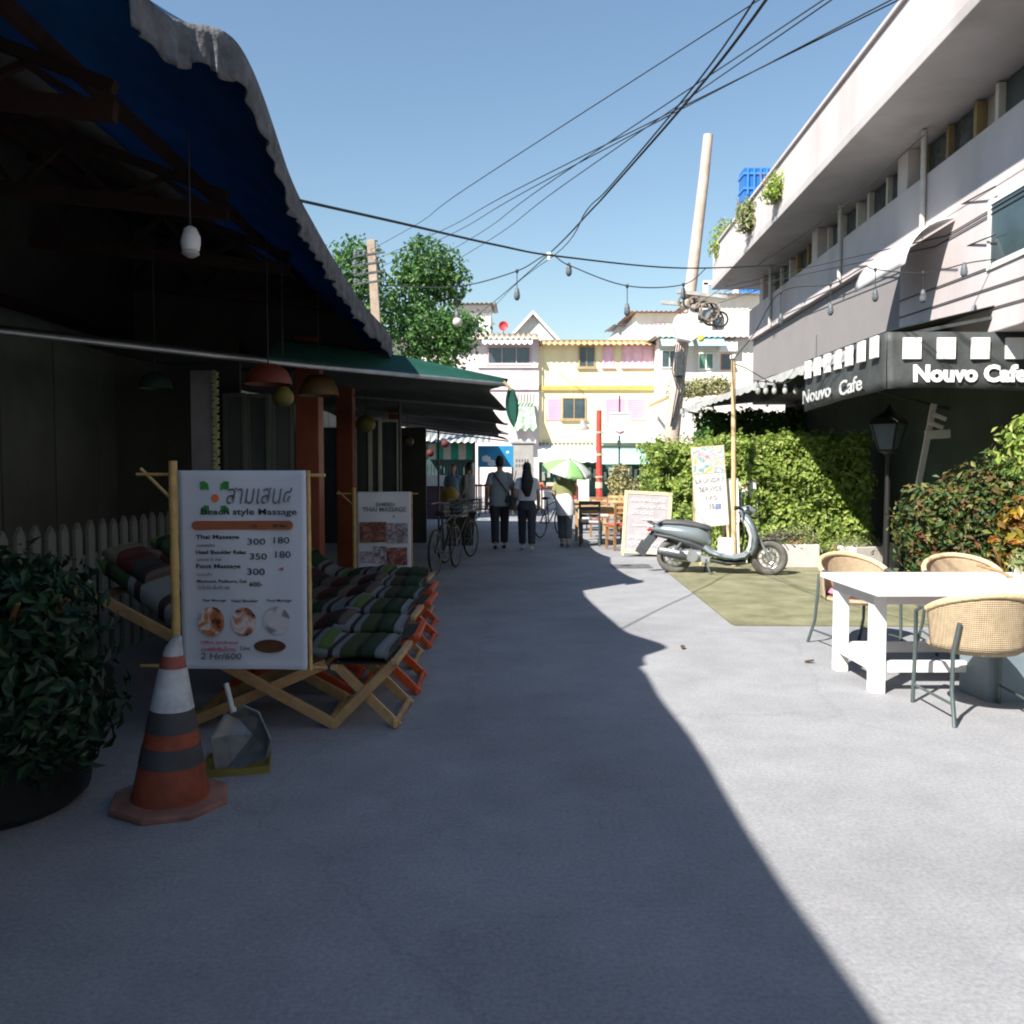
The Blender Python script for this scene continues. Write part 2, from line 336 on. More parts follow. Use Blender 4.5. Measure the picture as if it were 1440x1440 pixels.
def roof1(u, v):
    e = mid(v); a = Vector((-4.7, e.y, 4.55)); return a.lerp(e, u)
t = MB(o_); t.grid(roof1, 6, 40); t.build('roof', M('old_roof_sheet', (.08, .08, .08), .7, .3, 3), shop, smooth=50, solid=.03)
tarp = M('blue_tarpaulin', (.02, .075, .16), .5, .2, 3, transl=.45, bump=.4, bscale=5)
def roof2(u, v):
    a, e = mid(v), crv(EDGE, v); p = a.lerp(e, u); p.z += .16*math.sin(math.pi*u)+.02*math.sin(v*90+u*4)*u; return p
t = MB(o_); t.grid(roof2, 10, 90); t.build('tarpaulin', tarp, shop, smooth=60, solid=.006)
t = MB(o_)
hem = M('grey_hem_cloth', (.12, .125, .135), .9, .45, 9, bump=.6, bscale=50, transl=.1)
def hemf(u, v):
    p = crv(EDGE, (.345+.60*u)); q = u*240; r_ = .012*math.sin(q)+.012*math.sin(q*.43+2)
    return p+Vector((.02+r_*v, .02*math.sin(q*.7)*v, .045-.2*v+.02*math.sin(q*.31)*v))
t.grid(hemf, 420, 5)
t.build('hem', hem, shop, smooth=60, solid=.008)
# lower green awning on a steel pipe
awn = thing('green_awning', 'long dark green canvas awning on a steel pipe reaching out over the lane', 'awning', (-1.7, 9, 2.4))
ao = awn.location
pl, pr = Vector((-3.6, 5.75, 2.44)), W(712, 541, 9.5)
green_can = M('green_canvas', (.015, .10, .075), .8, .25, 3, transl=.4, bump=.3, bscale=8)
dark_can = M('dark_canvas', (.03, .038, .035), .85, .3, 2, transl=.04, bump=.4, bscale=6)
t = MB(ao); t.tube([pl, pl.lerp(pr, .5)+Vector((0, 0, -.02)), pr], .024, 10); t.build('front_pipe', grey_metal, awn, smooth=50)
tipY = [9.5, 12.6, 15.8, 19.2, 22.5]
def street_edge(v):
    y = 9.5+13*v; k = max(i for i in range(4) if tipY[i] <= y+1e-6) if y < 22.5 else 3
    f = (y-tipY[k])/(tipY[k+1]-tipY[k]); s_ = math.sin(math.pi*min(1, max(0, f)))
    return Vector((pr.x-.02*v-.25*s_, y, pr.z-.2*v+.1*s_))
def awnB(u, v):
    e = street_edge(v); a = Vector((-3.7, pl.y+(23-pl.y)*v, 2.62)); p = a.lerp(e, u)
    if v < .15:                                     # near edge laced to the pipe
        q = pl.lerp(pr, u); p = q.lerp(p, v/.15) if v > 0 else q
    p.z += .10*math.sin(math.pi*u)*min(1, v*5)+.035*math.sin(u*9+v*31)*min(1, v*8); return p
t = MB(ao); t.grid(awnB, 26, 70); t.build('canvas', dark_can, awn, smooth=60, solid=.004)
def flap(u, v):
    q = pl.lerp(pr, .42+.58*u)+Vector((0, 0, .01)); px = 385+330*u; top = W(px, 438+(533-438)*(u**.72)+35*(1-u)**4, q.y+.75-.7*u)
    p = q.lerp(top, v); p.z -= .04*math.sin(math.pi*v)*math.sin(math.pi*u); return p
t = MB(ao); t.grid(flap, 40, 8); t.build('green_flap', green_can, awn, smooth=60, solid=.004)
tp = pr
t = MB(ao); t.tube([tp+Vector((-.03, -.04, .03)), tp+Vector((.02, -.04, -.02)), tp+Vector((.05, -.03, -.06))], .018, 8); t.build('corner_knot', M('rope', (.4, .3, .15), .9, .3), awn)
def tail(u, v):
    w2 = .07*math.sin(math.pi*min(1, .08+v*.95))**.7; return tp+Vector((.05+.03*v+(u-.5)*2*w2, -.03+.03*math.sin(u*6), -.05-.42*v))
t = MB(ao); t.grid(tail, 6, 12); t.build('hanging_tail', green_can, awn, smooth=60, solid=.006)
for y in tipY[1:]:
    e = street_edge((y-9.5)/13); t = MB(ao); t.tube([e, Vector((-3.7, y, 2.68))], .018, 6); t.build('cross_pipe', grey_metal, awn, smooth=50)
for y in (12.6, 19.2):
    e = street_edge((y-9.5)/13); t = MB(ao); t.tube([(-1.65, y, 0), (-1.65, y, e.z+.1)], .025, 8); t.build('support_post', steel, awn, smooth=50)
# ================================================================== FAR END: rows of houses facing the lane
FY = 47.0
def win(root, o0, u, n, w_, h_, frame, pane, nm=2, fw=.07, proud=.06, sill=None, name='window'):   # o0 lower corner, u along, n outward
    u = Vector(u); n = Vector(n); z = Vector((0, 0, 1)); O = Vector(o0); g = MB(root.location)
    def bx(a0, a1, b0, b1, d0, d1, m): 
        vs = [O+u*a+z*b+n*d for a in (a0, a1) for d in (d0, d1) for b in (b0, b1)]
        m.add(vs, [(0, 1, 3, 2), (4, 6, 7, 5), (0, 4, 5, 1), (2, 3, 7, 6), (0, 2, 6, 4), (1, 5, 7, 3)])
    bx(0, fw, 0, h_, .0, proud, g); bx(w_-fw, w_, 0, h_, 0, proud, g); bx(fw, w_-fw, 0, fw, 0, proud-.004, g); bx(fw, w_-fw, h_-fw, h_, 0, proud-.004, g)
    for k in range(1, nm): bx(w_*k/nm-fw*.35, w_*k/nm+fw*.35, fw, h_-fw, 0, proud-.008, g)
    if sill: bx(-.08, w_+.08, -.09, -.005, 0, proud+.08, g)
    f = g.build(name, frame, root)
    for k in range(nm):
        p = MB(root.location); bx(w_*k/nm+fw*.3, w_*(k+1)/nm-fw*.3, fw*.9, h_-fw*.9, .004, .02, p); p.build('pane', pane, f)
    return f
def corr(root, name, mat, a, b, c, d, amp=.03, wl=.16, proud=0):      # corrugated sheet on the quad a-b (eave) d-c (ridge)
    a, b, c, d = map(Vector, (a, b, c, d)); nrm = (b-a).cross(d-a).normalized(); n = max(8, int((b-a).length/wl*4))
    g = MB(root.location); g.grid(lambda u, v: a.lerp(b, u).lerp(d.lerp(c, u), v)+nrm*(amp*math.sin(u*(b-a).length/wl*6.283)), n, 1)
    return g.build(name, mat, root, smooth=80, solid=.01)
yellow = M('yellow_render', (.80, .69, .42), .85, .05, 1.5, dirt=.22, streak=1)
yband = M('ochre_trim', (.55, .36, .10), .8, .15)
pinkpaint = M('pink_paint', (.82, .42, .55), .7, .08, 2)
palepink = M('pale_pink_render', (.64, .55, .55), .85, .1, 1.2, dirt=.4, streak=1)
dglass = glass_mat('dark_glass', (.05, .075, .085))
pglass = M('curtained_pink_glass', (.8, .5, .58), .3, .15, 3)
tile = M('roof_tile', (.42, .27, .12), .8, .3, 6)
oldtile = M('old_roof_tile', (.36, .30, .22), .85, .3, 6)
def X(px, Y=FY): return W(px, 660, Y).x
def Z(py, Y=FY): return W(720, py, Y).z
ye = thing('yellow_shophouse', 'pale yellow shophouse with pink shutters and ochre tiled eave at the end of the lane', 'building', (6, FY, 0))
yo = ye.location
g = MB(yo); g.bb(X(758), X(985), FY, FY+8, 0, Z(482)); g.build('wall', yellow, ye)
g = MB(yo); g.bb(X(757), X(985.5), FY-.14, FY, Z(549), Z(543)); g.build('band', yband, ye)
g = MB(yo); g.bb(X(757.5), X(763), FY-.1, FY, 0, Z(487)); g.build('corner_pilaster', yellow, ye)
corr(ye, 'eave', tile, (X(756), FY-.7, Z(487)), (X(926), FY-.7, Z(487)), (X(926), FY+1.5, Z(473)), (X(756), FY+1.5, Z(473)), .06, .32)
g = MB(yo); g.bb(X(762), X(924), FY+1.5, FY+1.8, Z(480), Z(472)); g.build('parapet', M('dark_parapet', (.2, .16, .13), .9, .3), ye)
def W2(px0, px1, py0, py1, fr, pn, nm, root=ye, Y=FY, sill=True): win(root, (X(px0, Y), Y, Z(py1, Y)), (1, 0, 0), (0, -1, 0), X(px1, Y)-X(px0, Y), Z(py0, Y)-Z(py1, Y), fr, pn, nm, sill=sill)
brownf = M('brown_frame', (.35, .25, .13), .6, .2); whitef = M('white_frame', (.7, .68, .64), .6, .1)
W2(813, 836, 487, 517, brownf, dglass, 2); W2(847, 862, 487, 516, pinkpaint, pglass, 1); W2(874, 917, 486, 516, pinkpaint, pglass, 3)
W2(790, 824, 559, 590, brownf, dglass, 2)
for a, b2 in ((769, 788), (850, 878), (880, 907)):                    # louvred shutters: frame with slats
    x0, x1, z0, z1 = X(a), X(b2), Z(591), Z(560)
    g = MB(yo); g.bb(x0, x1, FY-.05, FY, z0, z1); s_ = g.build('shutter', pinkpaint, ye)
    for k in range(9):
        zz = z0+.1+k*(z1-z0-.2)/8; g = MB(yo); g.box(((x0+x1)/2, FY-.065, zz), (x1-x0-.14, .02, .09), Matrix.Rotation(.3, 3, 'X')); g.build('slat', pinkpaint, s_)
W2(930, 951, 495, 519, whitef, dglass, 2)
# dark green shop front with awnings at street level
gaw = M('pale_green_awning', (.42, .66, .58), .8, .1, 3, transl=.1); dgreen = M('dark_green_shop', (.025, .07, .055), .7, .3); waw = M('white_awning', (.8, .8, .82), .7, .05, transl=.1)
g = MB(yo); g.bb(X(759), X(918), FY-.12, FY-.02, 0, Z(650)); g.build('shop_front', dgreen, ye)
g = MB(yo)
for k in range(22): x = X(762)+k*.28; g.bb(x, x+.16, FY-.35, FY-.2, .9+.15*(k % 3), 1.35+.25*((k*7) % 4)/3)
g.build('goods_on_shelf', print_mat('goods', [(.02, .03, .03), (.5, .5, .48), (.1, .25, .2), (.5, .2, .15)], 6), ye)
a = (X(756), FY-1.9, Z(655, 45)); g = MB(yo)
g.grid(lambda u, v: Vector((X(756)+(X(836)-X(756))*u, FY-.1-1.8*v, Z(626)-.95*v+.03*math.sin(u*40)*v)), 40, 3); g.build('white_awning', waw, ye, solid=.02)
g = MB(yo)
for k in range(14): g.lathe([(.06, -.05), (.1, 0), (.06, .05)], (X(756)+k*.22+.1, FY-.2, Z(624)), 8)
g.build('awning_roller_trim', M('grey_roller', (.12, .12, .12), .7), ye)
g = MB(yo); g.grid(lambda u, v: Vector((X(838)+(X(921)-X(838))*u, FY-.1-2.0*v, Z(610)-.55*v)), 20, 3); g.build('upper_green_awning', gaw, ye, solid=.02)
g = MB(yo); g.grid(lambda u, v: Vector((X(838)+(X(918)-X(838))*u, FY-2.1-.05*v, Z(630)-.9*v)), 20, 3); g.build('lower_green_awning', gaw, ye, solid=.02)
g = MB(yo); g.bar((X(838), FY-2.14, Z(629)), (X(921), FY-2.14, Z(629)), .08); g.build('awning_bar', dgreen, ye)
# pink house beside it
pk = thing('pink_shophouse', 'pale pink shophouse with a white scalloped sunshade above its three dark windows', 'building', (-1, FY-.3, 0))
po = pk.location; PY = FY-.3
g = MB(po); g.bb(-9, X(757.4), PY, PY+8, 0, Z(478)); g.build('wall', palepink, pk)
g = MB(po); g.bb(X(672), X(756), PY-.12, PY, Z(518), Z(512)); g.build('ledge', M('white_ledge', (.75, .7, .68), .8, .1), pk)
g = MB(po); g.bb(X(672), X(757), PY-.1, PY, Z(549), Z(544)); g.build('band', palepink, pk)
W2(686, 746, 487, 513, M('mauve_frame', (.45, .28, .32), .6, .1), dglass, 3, pk, PY)
g = MB(po); n_ = 120
g.grid(lambda u, v: Vector((X(679)+(X(748)-X(679))*u, PY-.25-.5*v, Z(477)-.32*v-(.12*abs(math.sin(u*28)) if v > .9 else 0))), 120, 4); g.build('scalloped_sunshade', waw, pk, solid=.02)
corr(pk, 'roof', oldtile, (-9, PY-.6, Z(480)), (X(758), PY-.6, Z(480)), (X(758), PY+3, Z(458)), (-9, PY+3, Z(458)), .05, .3)
g = MB(po); g.grid(lambda u, v: Vector((X(722)+(X(750)-X(722))*u-.3*v*(.5-u), PY-.15-.9*v, Z(567)-1.5*v+.1*math.sin(u*20)*v)), 24, 4); g.build('green_striped_shade', [M('striped_shade', (.3, .42, .3), .8, .6, 4)], pk, solid=.02)
g = MB(po); g.bb(X(722), X(753), PY-.6, PY, Z(624), Z(604)); g.build('balcony_box', palepink, pk)
g = MB(po)
for k in range(7): g.bar((X(724)+k*.17, PY-.5, Z(567)), (X(724)+k*.17, PY-.5, Z(556)), .04)
g.build('balcony_railing', steel, pk)
for k in range(6): 
    x = X(690)-k*1.5
    if x < -2: win(pk, (x-.9, PY, 4.2), (1, 0, 0), (0, -1, 0), .9, 1.2, whitef, dglass, 2)
# red satellite dish on the pink roof
sd_ = thing('satellite_dish', 'small red satellite dish standing on the tiled roof of the pink house', 'satellite dish', W(708, 467, FY+1)); so2 = sd_.location
g = MB(); g.lathe([(.02, 0), (.13, -.02), (.23, -.08), (.27, -.13), (.26, -.13), (.22, -.09), (.12, -.03), (.02, -.02)], (0, -.1, .3), 18, 'y'); g.build('dish', M('red_dish', (.5, .05, .06), .5, .15), sd_, smooth=50)
g = MB(); g.tube([(0, 0, -.35), (0, 0, .3)], .03); g.tube([(0, -.1, .1), (0, -.55, .3)], .015); g.build('mount', grey_metal, sd_)
# houses behind
def house(name, label, px0, px1, py0, py1, Y, wallm, roofm, gable=None, wins=(), depth=7):
    h = thing(name, label, 'building', (X((px0+px1)/2, Y), Y, 0)); ho = h.location; x0, x1 = X(px0, Y), X(px1, Y); z1 = Z(py1, Y)
    g = MB(ho); g.bb(x0, x1, Y, Y+depth, 0, z1); g.build('wall', wallm, h)
    zt = Z(py0, Y)
    if gable:
        xm = (x0+x1)/2; g = MB(ho); g.prism([(x0+.05, z1), (x1-.05, z1), (xm, zt-.12)], Y, Y+depth, 'y'); g.build('gable', wallm, h)
        for s_ in (-1, 1):
            e = xm+s_*(x1-x0)/2*1.12; ze = z1-(zt-z1)*.12; g = MB(ho)
            g.add([(xm, Y-.5, zt), (e, Y-.5, ze), (e, Y+depth, ze), (xm, Y+depth, zt), (xm, Y-.5, zt-.25), (e, Y-.5, ze-.25), (e, Y+depth, ze-.25), (xm, Y+depth, zt-.25)], [(0, 1, 2, 3), (4, 7, 6, 5), (0, 4, 5, 1), (1, 5, 6, 2), (2, 6, 7, 3)])
            g.build('roof_slope', roofm, h)
    else:
        corr(h, 'roof', roofm, (x0-.4, Y-.6, z1), (x1+.4, Y-.6, z1), (x1+.4, Y+depth, zt), (x0-.4, Y+depth, zt), .04, .3)
    for a, b2, c, d, fr, pn, nm in wins: win(h, (X(a, Y), Y, Z(d, Y)), (1, 0, 0), (0, -1, 0), X(b2, Y)-X(a, Y), Z(c, Y)-Z(d, Y), fr, pn, nm)
    return h
cream = M('cream_wall', (.68, .62, .55), .85, .08, 1.5, dirt=.35, streak=1); whitewall = M('white_wall', (.72, .70, .68), .85, .06, 1.5, dirt=.35, streak=1)
greyroof = M('grey_roof', (.42, .40, .38), .8, .2, 4); redroof = M('red_brown_roof', (.36, .19, .15), .8, .25, 5)
hh = house('rooftop_house', 'white upper storey with a grey roof rising behind the leafy tree', 640, 690, 413, 428, 56, whitewall, greyroof, None, ((648, 676, 450, 466, whitef, dglass, 2),))
g = MB(hh.location); g.bb(X(641, 56), X(689.5, 56), 55.9, 56, Z(440, 56), Z(430, 56)); g.build('grey_panel', M('grey_siding', (.45, .43, .42), .8, .1), hh)  # flat grey strip across the wall just below the roof
house('gable_house', 'white house with a plain pointed gable above the pink roof', 716, 782, 438, 474, 64, whitewall, M('white_roof', (.72, .68, .66), .8, .08), True)
house('white_upper_house', 'white house with red brown roof edge and curtained windows above the yellow eave', 893, 958, 430, 440, 54, whitewall, redroof, None, ((918, 932, 455, 472, pinkpaint, pglass, 1), (934, 948, 455, 472, whitef, glass_mat('pale_glass', (.5, .5, .5)), 1)))
house('stepped_house', 'cream house block with flat roof seen behind the white upper house', 868, 905, 446, 458, 66, cream, cream)
cr_ = house('cream_balcony_house', 'cream house with green window bays behind the utility pole', 925, 1150, 470, 476, FY-1.5, cream, greyroof, None, ((928, 952, 492, 518, whitef, dglass, 2), (980, 1002, 496, 520, whitef, glass_mat('green_glass', (.06, .16, .1)), 2), (1012, 1030, 498, 520, M('dull_red_frame', (.32, .12, .1), .7), dglass, 1)))
for a, b2, m_ in ((925, 968, gaw), (975, 1012, M('turquoise_shade', (.3, .55, .6), .7, .1))):
    Yc = FY-1.5; g = MB(cr_.location); g.grid(lambda u, v: Vector((X(a, Yc)+(X(b2, Yc)-X(a, Yc))*u, Yc-.1-.9*v, Z(470, Yc)-.75*v)), 12, 3); g.build('window_shade', m_, cr_, solid=.03)
g = MB(cr_.location); g.bb(X(1008, FY-1.5), X(1032, FY-1.5), FY-1.9, FY-1.5, Z(495, FY-1.5), Z(481, FY-1.5)); g.build('white_sign_box', white, cr_)
ub = house('concrete_roof_terrace', 'open concrete roof terrace frame behind the cable bundle of the utility pole', 985, 1085, 409, 415, 50, cream, concrete)
g = MB(ub.location)
for px in (988, 1030): g.bar((X(px, 50), 49.8, Z(415, 50)), (X(px, 50), 49.8, Z(399, 50)), .25)
g.bar((X(985, 50), 49.8, Z(399, 50)), (X(1034, 50), 49.8, Z(399, 50)), .25); g.build('pergola_frame', cream, ub)
# blue glass tower
tw = thing('glass_tower', 'tall blue glass tower rising behind the planted roof terrace', 'building', (W(1062, 300, 130).x, 130, 0)); to = tw.location
x0, x1 = W(1046, 300, 130).x, W(1082, 300, 130).x; zt = W(1060, 236, 130).z
g = MB(to); g.bb(x0, x1, 130, 133, 0, zt); g.build('glass_body', M('blue_glass', (.02, .13, .42), .25, .2, .2, spec=.6), tw)
for k in range(11):
    z = zt-1-k*2.2; g = MB(to); g.bb(x0-.15, x1+.15, 129.8, 133.2, z, z+.35); g.build('floor_band', M('blue_band', (.05, .2, .5), .5, .2) if k == 0 else bpy.data.materials['blue_band'], tw)
for k in range(4): g = MB(to); x = x0+(x1-x0)*(k+.5)/4; g.bb(x-.12, x+.12, 129.7, 129.95, zt-28, zt); g.build('mullion', bpy.data.materials['blue_band'], tw)
# ================================================================== RIGHT: hotel building
RX, RY, RA = 5.5, 20.0, -math.atan(.0375)
ht = thing('hotel_building', 'pale pinkish grey hotel building with overhanging planted roof parapet beside the lane', 'building', (RX, RY, 0), RA)
stucco = M('pale_stucco', (.56, .50, .50), .85, .08, 1.5, bump=.1, bscale=60, dirt=.4, streak=1)
stucco2 = M('grey_stucco', (.46, .43, .43), .85, .08, 1.5, bump=.1, bscale=60, dirt=.4, streak=1)
gfloor = M('dark_green_ground_floor', (.05, .065, .055), .8, .2, 2)
def hb(name, x0, x1, y0, y1, z0, z1, m_=stucco, bev=.012): g = MB(); g.bb(x0, x1, y0, y1, z0, z1); return g.build(name, m_, ht, bev=bev)
hb('ground_floor_wall', .85, 1.0, -48, -.02, 0, 3.0, gfloor); hb('recessed_wall', .1, 8, -8.45, -.01, 3.0, 4.47, M('even_grey_stucco', (.25, .23, .23), .85, .06, 1.5, bump=.1, bscale=60)); hb('near_wall', 0, 8, -48, -8.46, 2.95, 4.468)  # the set-back band has one even, darker grey
hb('spandrel_wall', .0, 8, -48, 0, 4.47, 5.17); hb('window_band_wall', .3, 8, -48, -.005, 5.17, 5.72, stucco2)  # hotel runs on unseen behind the camera, lengthened to cut sky light
hb('roof_slab', -.82, 8, -48, .3, 5.72, 5.86, stucco2); hb('parapet', -.8, -.62, -48, .28, 5.86, 6.62); hb('parapet_end', -.62, 8, .1, .28, 5.86, 6.62); hb('parapet_coping', -.84, -.58, -48, .32, 6.62, 6.68)
hb('end_wall', 1.0, 8, -.25, -.02, 0, 3.0, stucco2)
for k in range(9):                                                 # upper windows between piers
    y = -1.2-k*1.85
    z0, h_ = 5.2, .5; g = MB()
    g.bb(.18, .3, y-1.45, y-1.38, z0, z0+h_); g.bb(.18, .3, y-.07, y, z0, z0+h_); g.bb(.18, .3, y-1.38, y-.07, z0, z0+.06); g.bb(.185, .3, y-.76, y-.70, z0+.06, z0+h_)
    f = g.build('window', brownf if k % 3 == 1 else whitef, ht)
    for a in (-1.38, -.70): g = MB(); g.bb(.255, .29, y+a, y+a+.62, z0+.06, z0+h_); g.build('pane', dglass, f)
    if k % 2 == 0: g = MB(); g.bb(.02, .3, y+.04, y+.34, 5.172, 5.718); g.build('pier', stucco, ht, bev=.01)
# near dark window with reveal
g = MB(); g.bb(-.02, .004, -11.9, -10.75, 3.62, 3.68); g.bb(-.02, .004, -11.9, -11.84, 3.68, 4.3); g.bb(-.02, .004, -10.81, -10.75, 3.68, 4.3); g.bb(-.02, .004, -11.9, -10.75, 4.3, 4.36)
f = g.build('window', whitef, ht); g = MB(); g.bb(-.008, .002, -11.84, -10.81, 3.68, 4.3); g.build('pane', dglass, f)
# white curved canopy with box unit
g = MB(); g.grid(lambda u, v: Vector((-.02-.55*math.sin(v*1.5), -10.0+1.6*u, 4.40-.4*(1-math.cos(v*1.5))*1.4)), 10, 8); g.build('curved_canopy', M('white_fibreglass', (.75, .73, .72), .4, .05), ht, smooth=60, solid=.015)
for y in (-2.0, -6.2, -9.2): g = MB(); g.tube([(-.04, y, 4.49), (-.04, y, 5.7)], .035, 8); g.build('drain_pipe', M('pipe_grey', (.5, .48, .45), .6), ht, smooth=50)
for k in range(5): g = MB(); g.tube([(-.012, -18, 4.0+.07*k), (-.012, -8.6-.3*k, 4.05+.05*k), (-.6, -.1, 5.3+.1*k)] if k > 2 else [(-.012, -18, 3.2+.22*k), (-.012, -12, 3.16+.22*k), (-.012, -8.5, 3.3+.22*k)], .007, 5); g.build('wall_cable', cable_mat, ht)
# long dark awning along the hotel
da = thing('dark_awning', 'long black canvas awning along the hotel front above the hedge', 'awning', (5, 15, 2.9)); do = da.location
blackcan = M('black_canvas', (.022, .024, .024), .8, .3, 3)
g = MB(do); g.grid(lambda u, v: Vector((3.95+2.3*u, 10.0+10*v, 2.9+.22*u+.02*math.sin(v*25))), 8, 40); g.build('canvas', blackcan, da, solid=.01)
g = MB(do); g.bar((3.95, 10, 2.87), (3.95, 20, 2.87), .05, .05); g.build('edge_rail', steel, da)
g = MB(do); g.grid(lambda u, v: Vector((3.925, 10+10*u, 2.9-.10*v-(.03*abs(math.sin(u*70)) if v > .9 else 0))), 260, 3); g.build('fringe', M('grey_fringe', (.45, .45, .43), .8, .2), da, solid=.005)
for y in (11.9, 19.9): g = MB(do); g.bar((3.98, y, 2.86), (6.2, y, 2.3), .04); g.build('bracket', steel, da)
# cafe awning with lettering
ca = thing('cafe_awning', 'black and white striped cafe awning box lettered Nouvo on its valance', 'awning', (3.97, 9.1, 2.35)); co = ca.location
x0, x1, y0, y1 = 3.97, 5.75, 9.1, 11.6
valm = M('black_valance', (.05, .055, .055), .6, .3, 4, bump=.5, bscale=7, dirt=.2); wst = M('white_stripe_cloth', (.78, .76, .72), .7, .06, bump=.2, bscale=10)
g = MB(co)
g.grid(lambda u, v: Vector((x0+(x1-x0)*u, y0+.012*math.sin(u*14+v*3)-.02*v, 2.95-.6*v+.015*math.sin(u*6)*v)), 24, 6); g.build('front_valance', valm, ca, smooth=60, solid=.012)
g = MB(co); g.grid(lambda u, v: Vector((x0-.012*math.sin(u*12+v*3)-.05*v*math.sin(3.14*u), y0+(y1-y0)*u, 2.95-.6*v-.07*v*u)), 24, 6); g.build('side_valance', valm, ca, smooth=60, solid=.012)
g = MB(co); g.grid(lambda u, v: Vector((x0+(x1-x0)*v, y0+(y1-y0)*u, 2.96+.42*v)), 4, 6); g.build('top_canvas', blackcan, ca, solid=.01)
for k in range(5):
    xx = 4.12+k*.36; g = MB(co); g.bb(xx, xx+.19, y0-.05, y0-.018, 2.66, 2.885); g.build('white_stripe', wst, ca, bev=.004)
for k in range(7):
    yy = y0+.12+k*.345; g = MB(co); g.bb(x0-.07, x0-.035, yy, yy+.17, 2.70, 2.93); g.build('white_stripe', wst, ca, bev=.004)
wl = M('white_letter', (.85, .84, .82), .6, .03)
text('Nouvo Cafe', .235, wl, ca, Vector((4.22, y0-.05, 2.43))-co, bold=.011, sx=1.03, thick=.004)
silv = M('silver_letter', (.55, .55, .54), .5, .1)
for wd_, yy in (('Nouvo', y1-.15), ('Cafe', y1-1.42)): text(wd_, .24, silv, ca, Vector((x0-.095, yy, 2.37))-co, bold=.003, basis=(Vector((0, -1, 0.02)), Vector((0, 0, 1)), Vector((-1, 0, 0))), sx=1.5, thick=.004)
for y in (y0+.06, y1-.06): g = MB(co); g.bar((x0+.03, y, 2.9), (6.1, y, 3.3), .035); g.build('arm', steel, ca)
# ================================================================== LEFT FOREGROUND
# picket fence
fence = thing('picket_fence', 'low grey white picket fence in front of the dark panel wall', 'fence', (-3.3, 6, 0)); fo = fence.location
pkm = M('weathered_white_paint', (.17, .18, .165), .8, .25, 6, dirt=.4)
g = MB(fo); g.bb(-3.285, -3.255, 3.6, 9.2, .78, .85); g.build('rail', pkm, fence); g = MB(fo); g.bb(-3.285, -3.255, 3.6, 9.2, .25, .32); g.build('rail', pkm, fence)
pm = MB(); pm.prism([(-.05, 0), (.05, 0), (.05, 1.05), (0, 1.11), (-.05, 1.05)], 0, .025, 'x'); pk0 = pm.build('picket', pkm, fence); 
for i in range(29):
    o = pk0 if i == 0 else pk0.copy()
    if i: col.objects.link(o)
    o.parent = fence; o.location = Vector((-3.25, 3.68+i*.19, random.uniform(-.012, .012)))-fo; o.rotation_euler = (random.uniform(-.012, .012), 0, 0)
# big potted bush
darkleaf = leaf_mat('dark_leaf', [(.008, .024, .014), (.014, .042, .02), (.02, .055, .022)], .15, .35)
bush = thing('potted_bush', 'big dark leafy bush in a round black pot beside the traffic cone', 'bush', (-2.35, 3.75, 0))
g = MB(); g.lathe([(.36, 0), (.42, .05), (.47, .42), (.52, .5), (.53, .56), (.49, .56), (.46, .5), (.02, .48)], (0, 0, 0), 28); g.build('pot', M('black_pot', (.012, .012, .012), .5, .3, 6, dirt=.3), bush, smooth=40)
g = MB()
for k in range(9): a = k*.7; g.tube([(0.1*math.cos(a), .1*math.sin(a), .45), (.25*math.cos(a), .25*math.sin(a), .75), (.4*math.cos(a), .4*math.sin(a), .95)], .014, 5)
g.build('stem', brown_wood, bush)
g = MB()
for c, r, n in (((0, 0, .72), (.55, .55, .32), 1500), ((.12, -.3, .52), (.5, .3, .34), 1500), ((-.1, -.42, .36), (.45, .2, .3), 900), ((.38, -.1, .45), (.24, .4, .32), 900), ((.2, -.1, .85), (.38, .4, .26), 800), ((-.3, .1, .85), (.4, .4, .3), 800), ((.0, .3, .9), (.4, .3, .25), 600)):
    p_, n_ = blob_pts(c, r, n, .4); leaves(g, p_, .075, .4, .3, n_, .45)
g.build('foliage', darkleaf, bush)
# banner stand builder ------------------------------------------------
def banner_stand(name, label, loc, rotz, bw, bh, z0, bend=.02):
    s = thing(name, label, 'sign', loc, rotz)
    for x in (-bw/2-.035, bw/2+.008):
        h = z0+bh+(.05 if x < 0 else .0); g = MB(); n = 14
        r_ = .022 if x < 0 else .010
        zb = 0 if x < 0 else z0-.01; g.loft([(x, .02, zb+(h-zb)*k/n) for k in range(n+1)], [r_*(1.12 if k % 3 == 0 else 1) for k in range(n+1)], 10); g.build('bamboo_pole', bamboo, s, smooth=60)
    for z in (z0+bh-.02, z0+.0):
        g = MB(); g.tube([(-bw/2-.24, .045, z+.0), (bw/2+.09, .045, z-.005)], .009, 7); g.build('cross_stick', bamboo, s, smooth=60)
    g = MB(); g.tube([(-bw/2-.22, .05, z0+bh+.01), (-bw/2-.03, .03, z0+bh-.17)], .009, 7); g.build('brace_stick', bamboo, s, smooth=60)
    g = MB(); g.tube([(-bw/2-.03, .03, .4), (-bw/2-.25, .45, .01)], .012, 7); g.build('back_leg', bamboo, s, smooth=60)
    def f(u, v): 
        z = z0+bh*v; curl = max(0, .03-v)*1.5
        return Vector((-bw/2+bw*u, .006*math.sin(v*5+u*4)+.004*math.sin(u*9+1)-curl*.4, z))
    g = MB(); g.grid(f, 24, 36); b = g.build('vinyl_sheet', M(name+'_vinyl', (.60, .62, .68), .45, .05, 2, bump=.12, bscale=5), s, smooth=60, solid=.002)
    return s, b
inkd = M('black_ink', (.02, .025, .03), .5, .05); inkg = M('grey_ink', (.14, .15, .17), .5, .05); inkr = M('red_ink', (.6, .06, .1), .5, .05); brownp = M('brown_print', (.33, .10, .04), .5, .15)
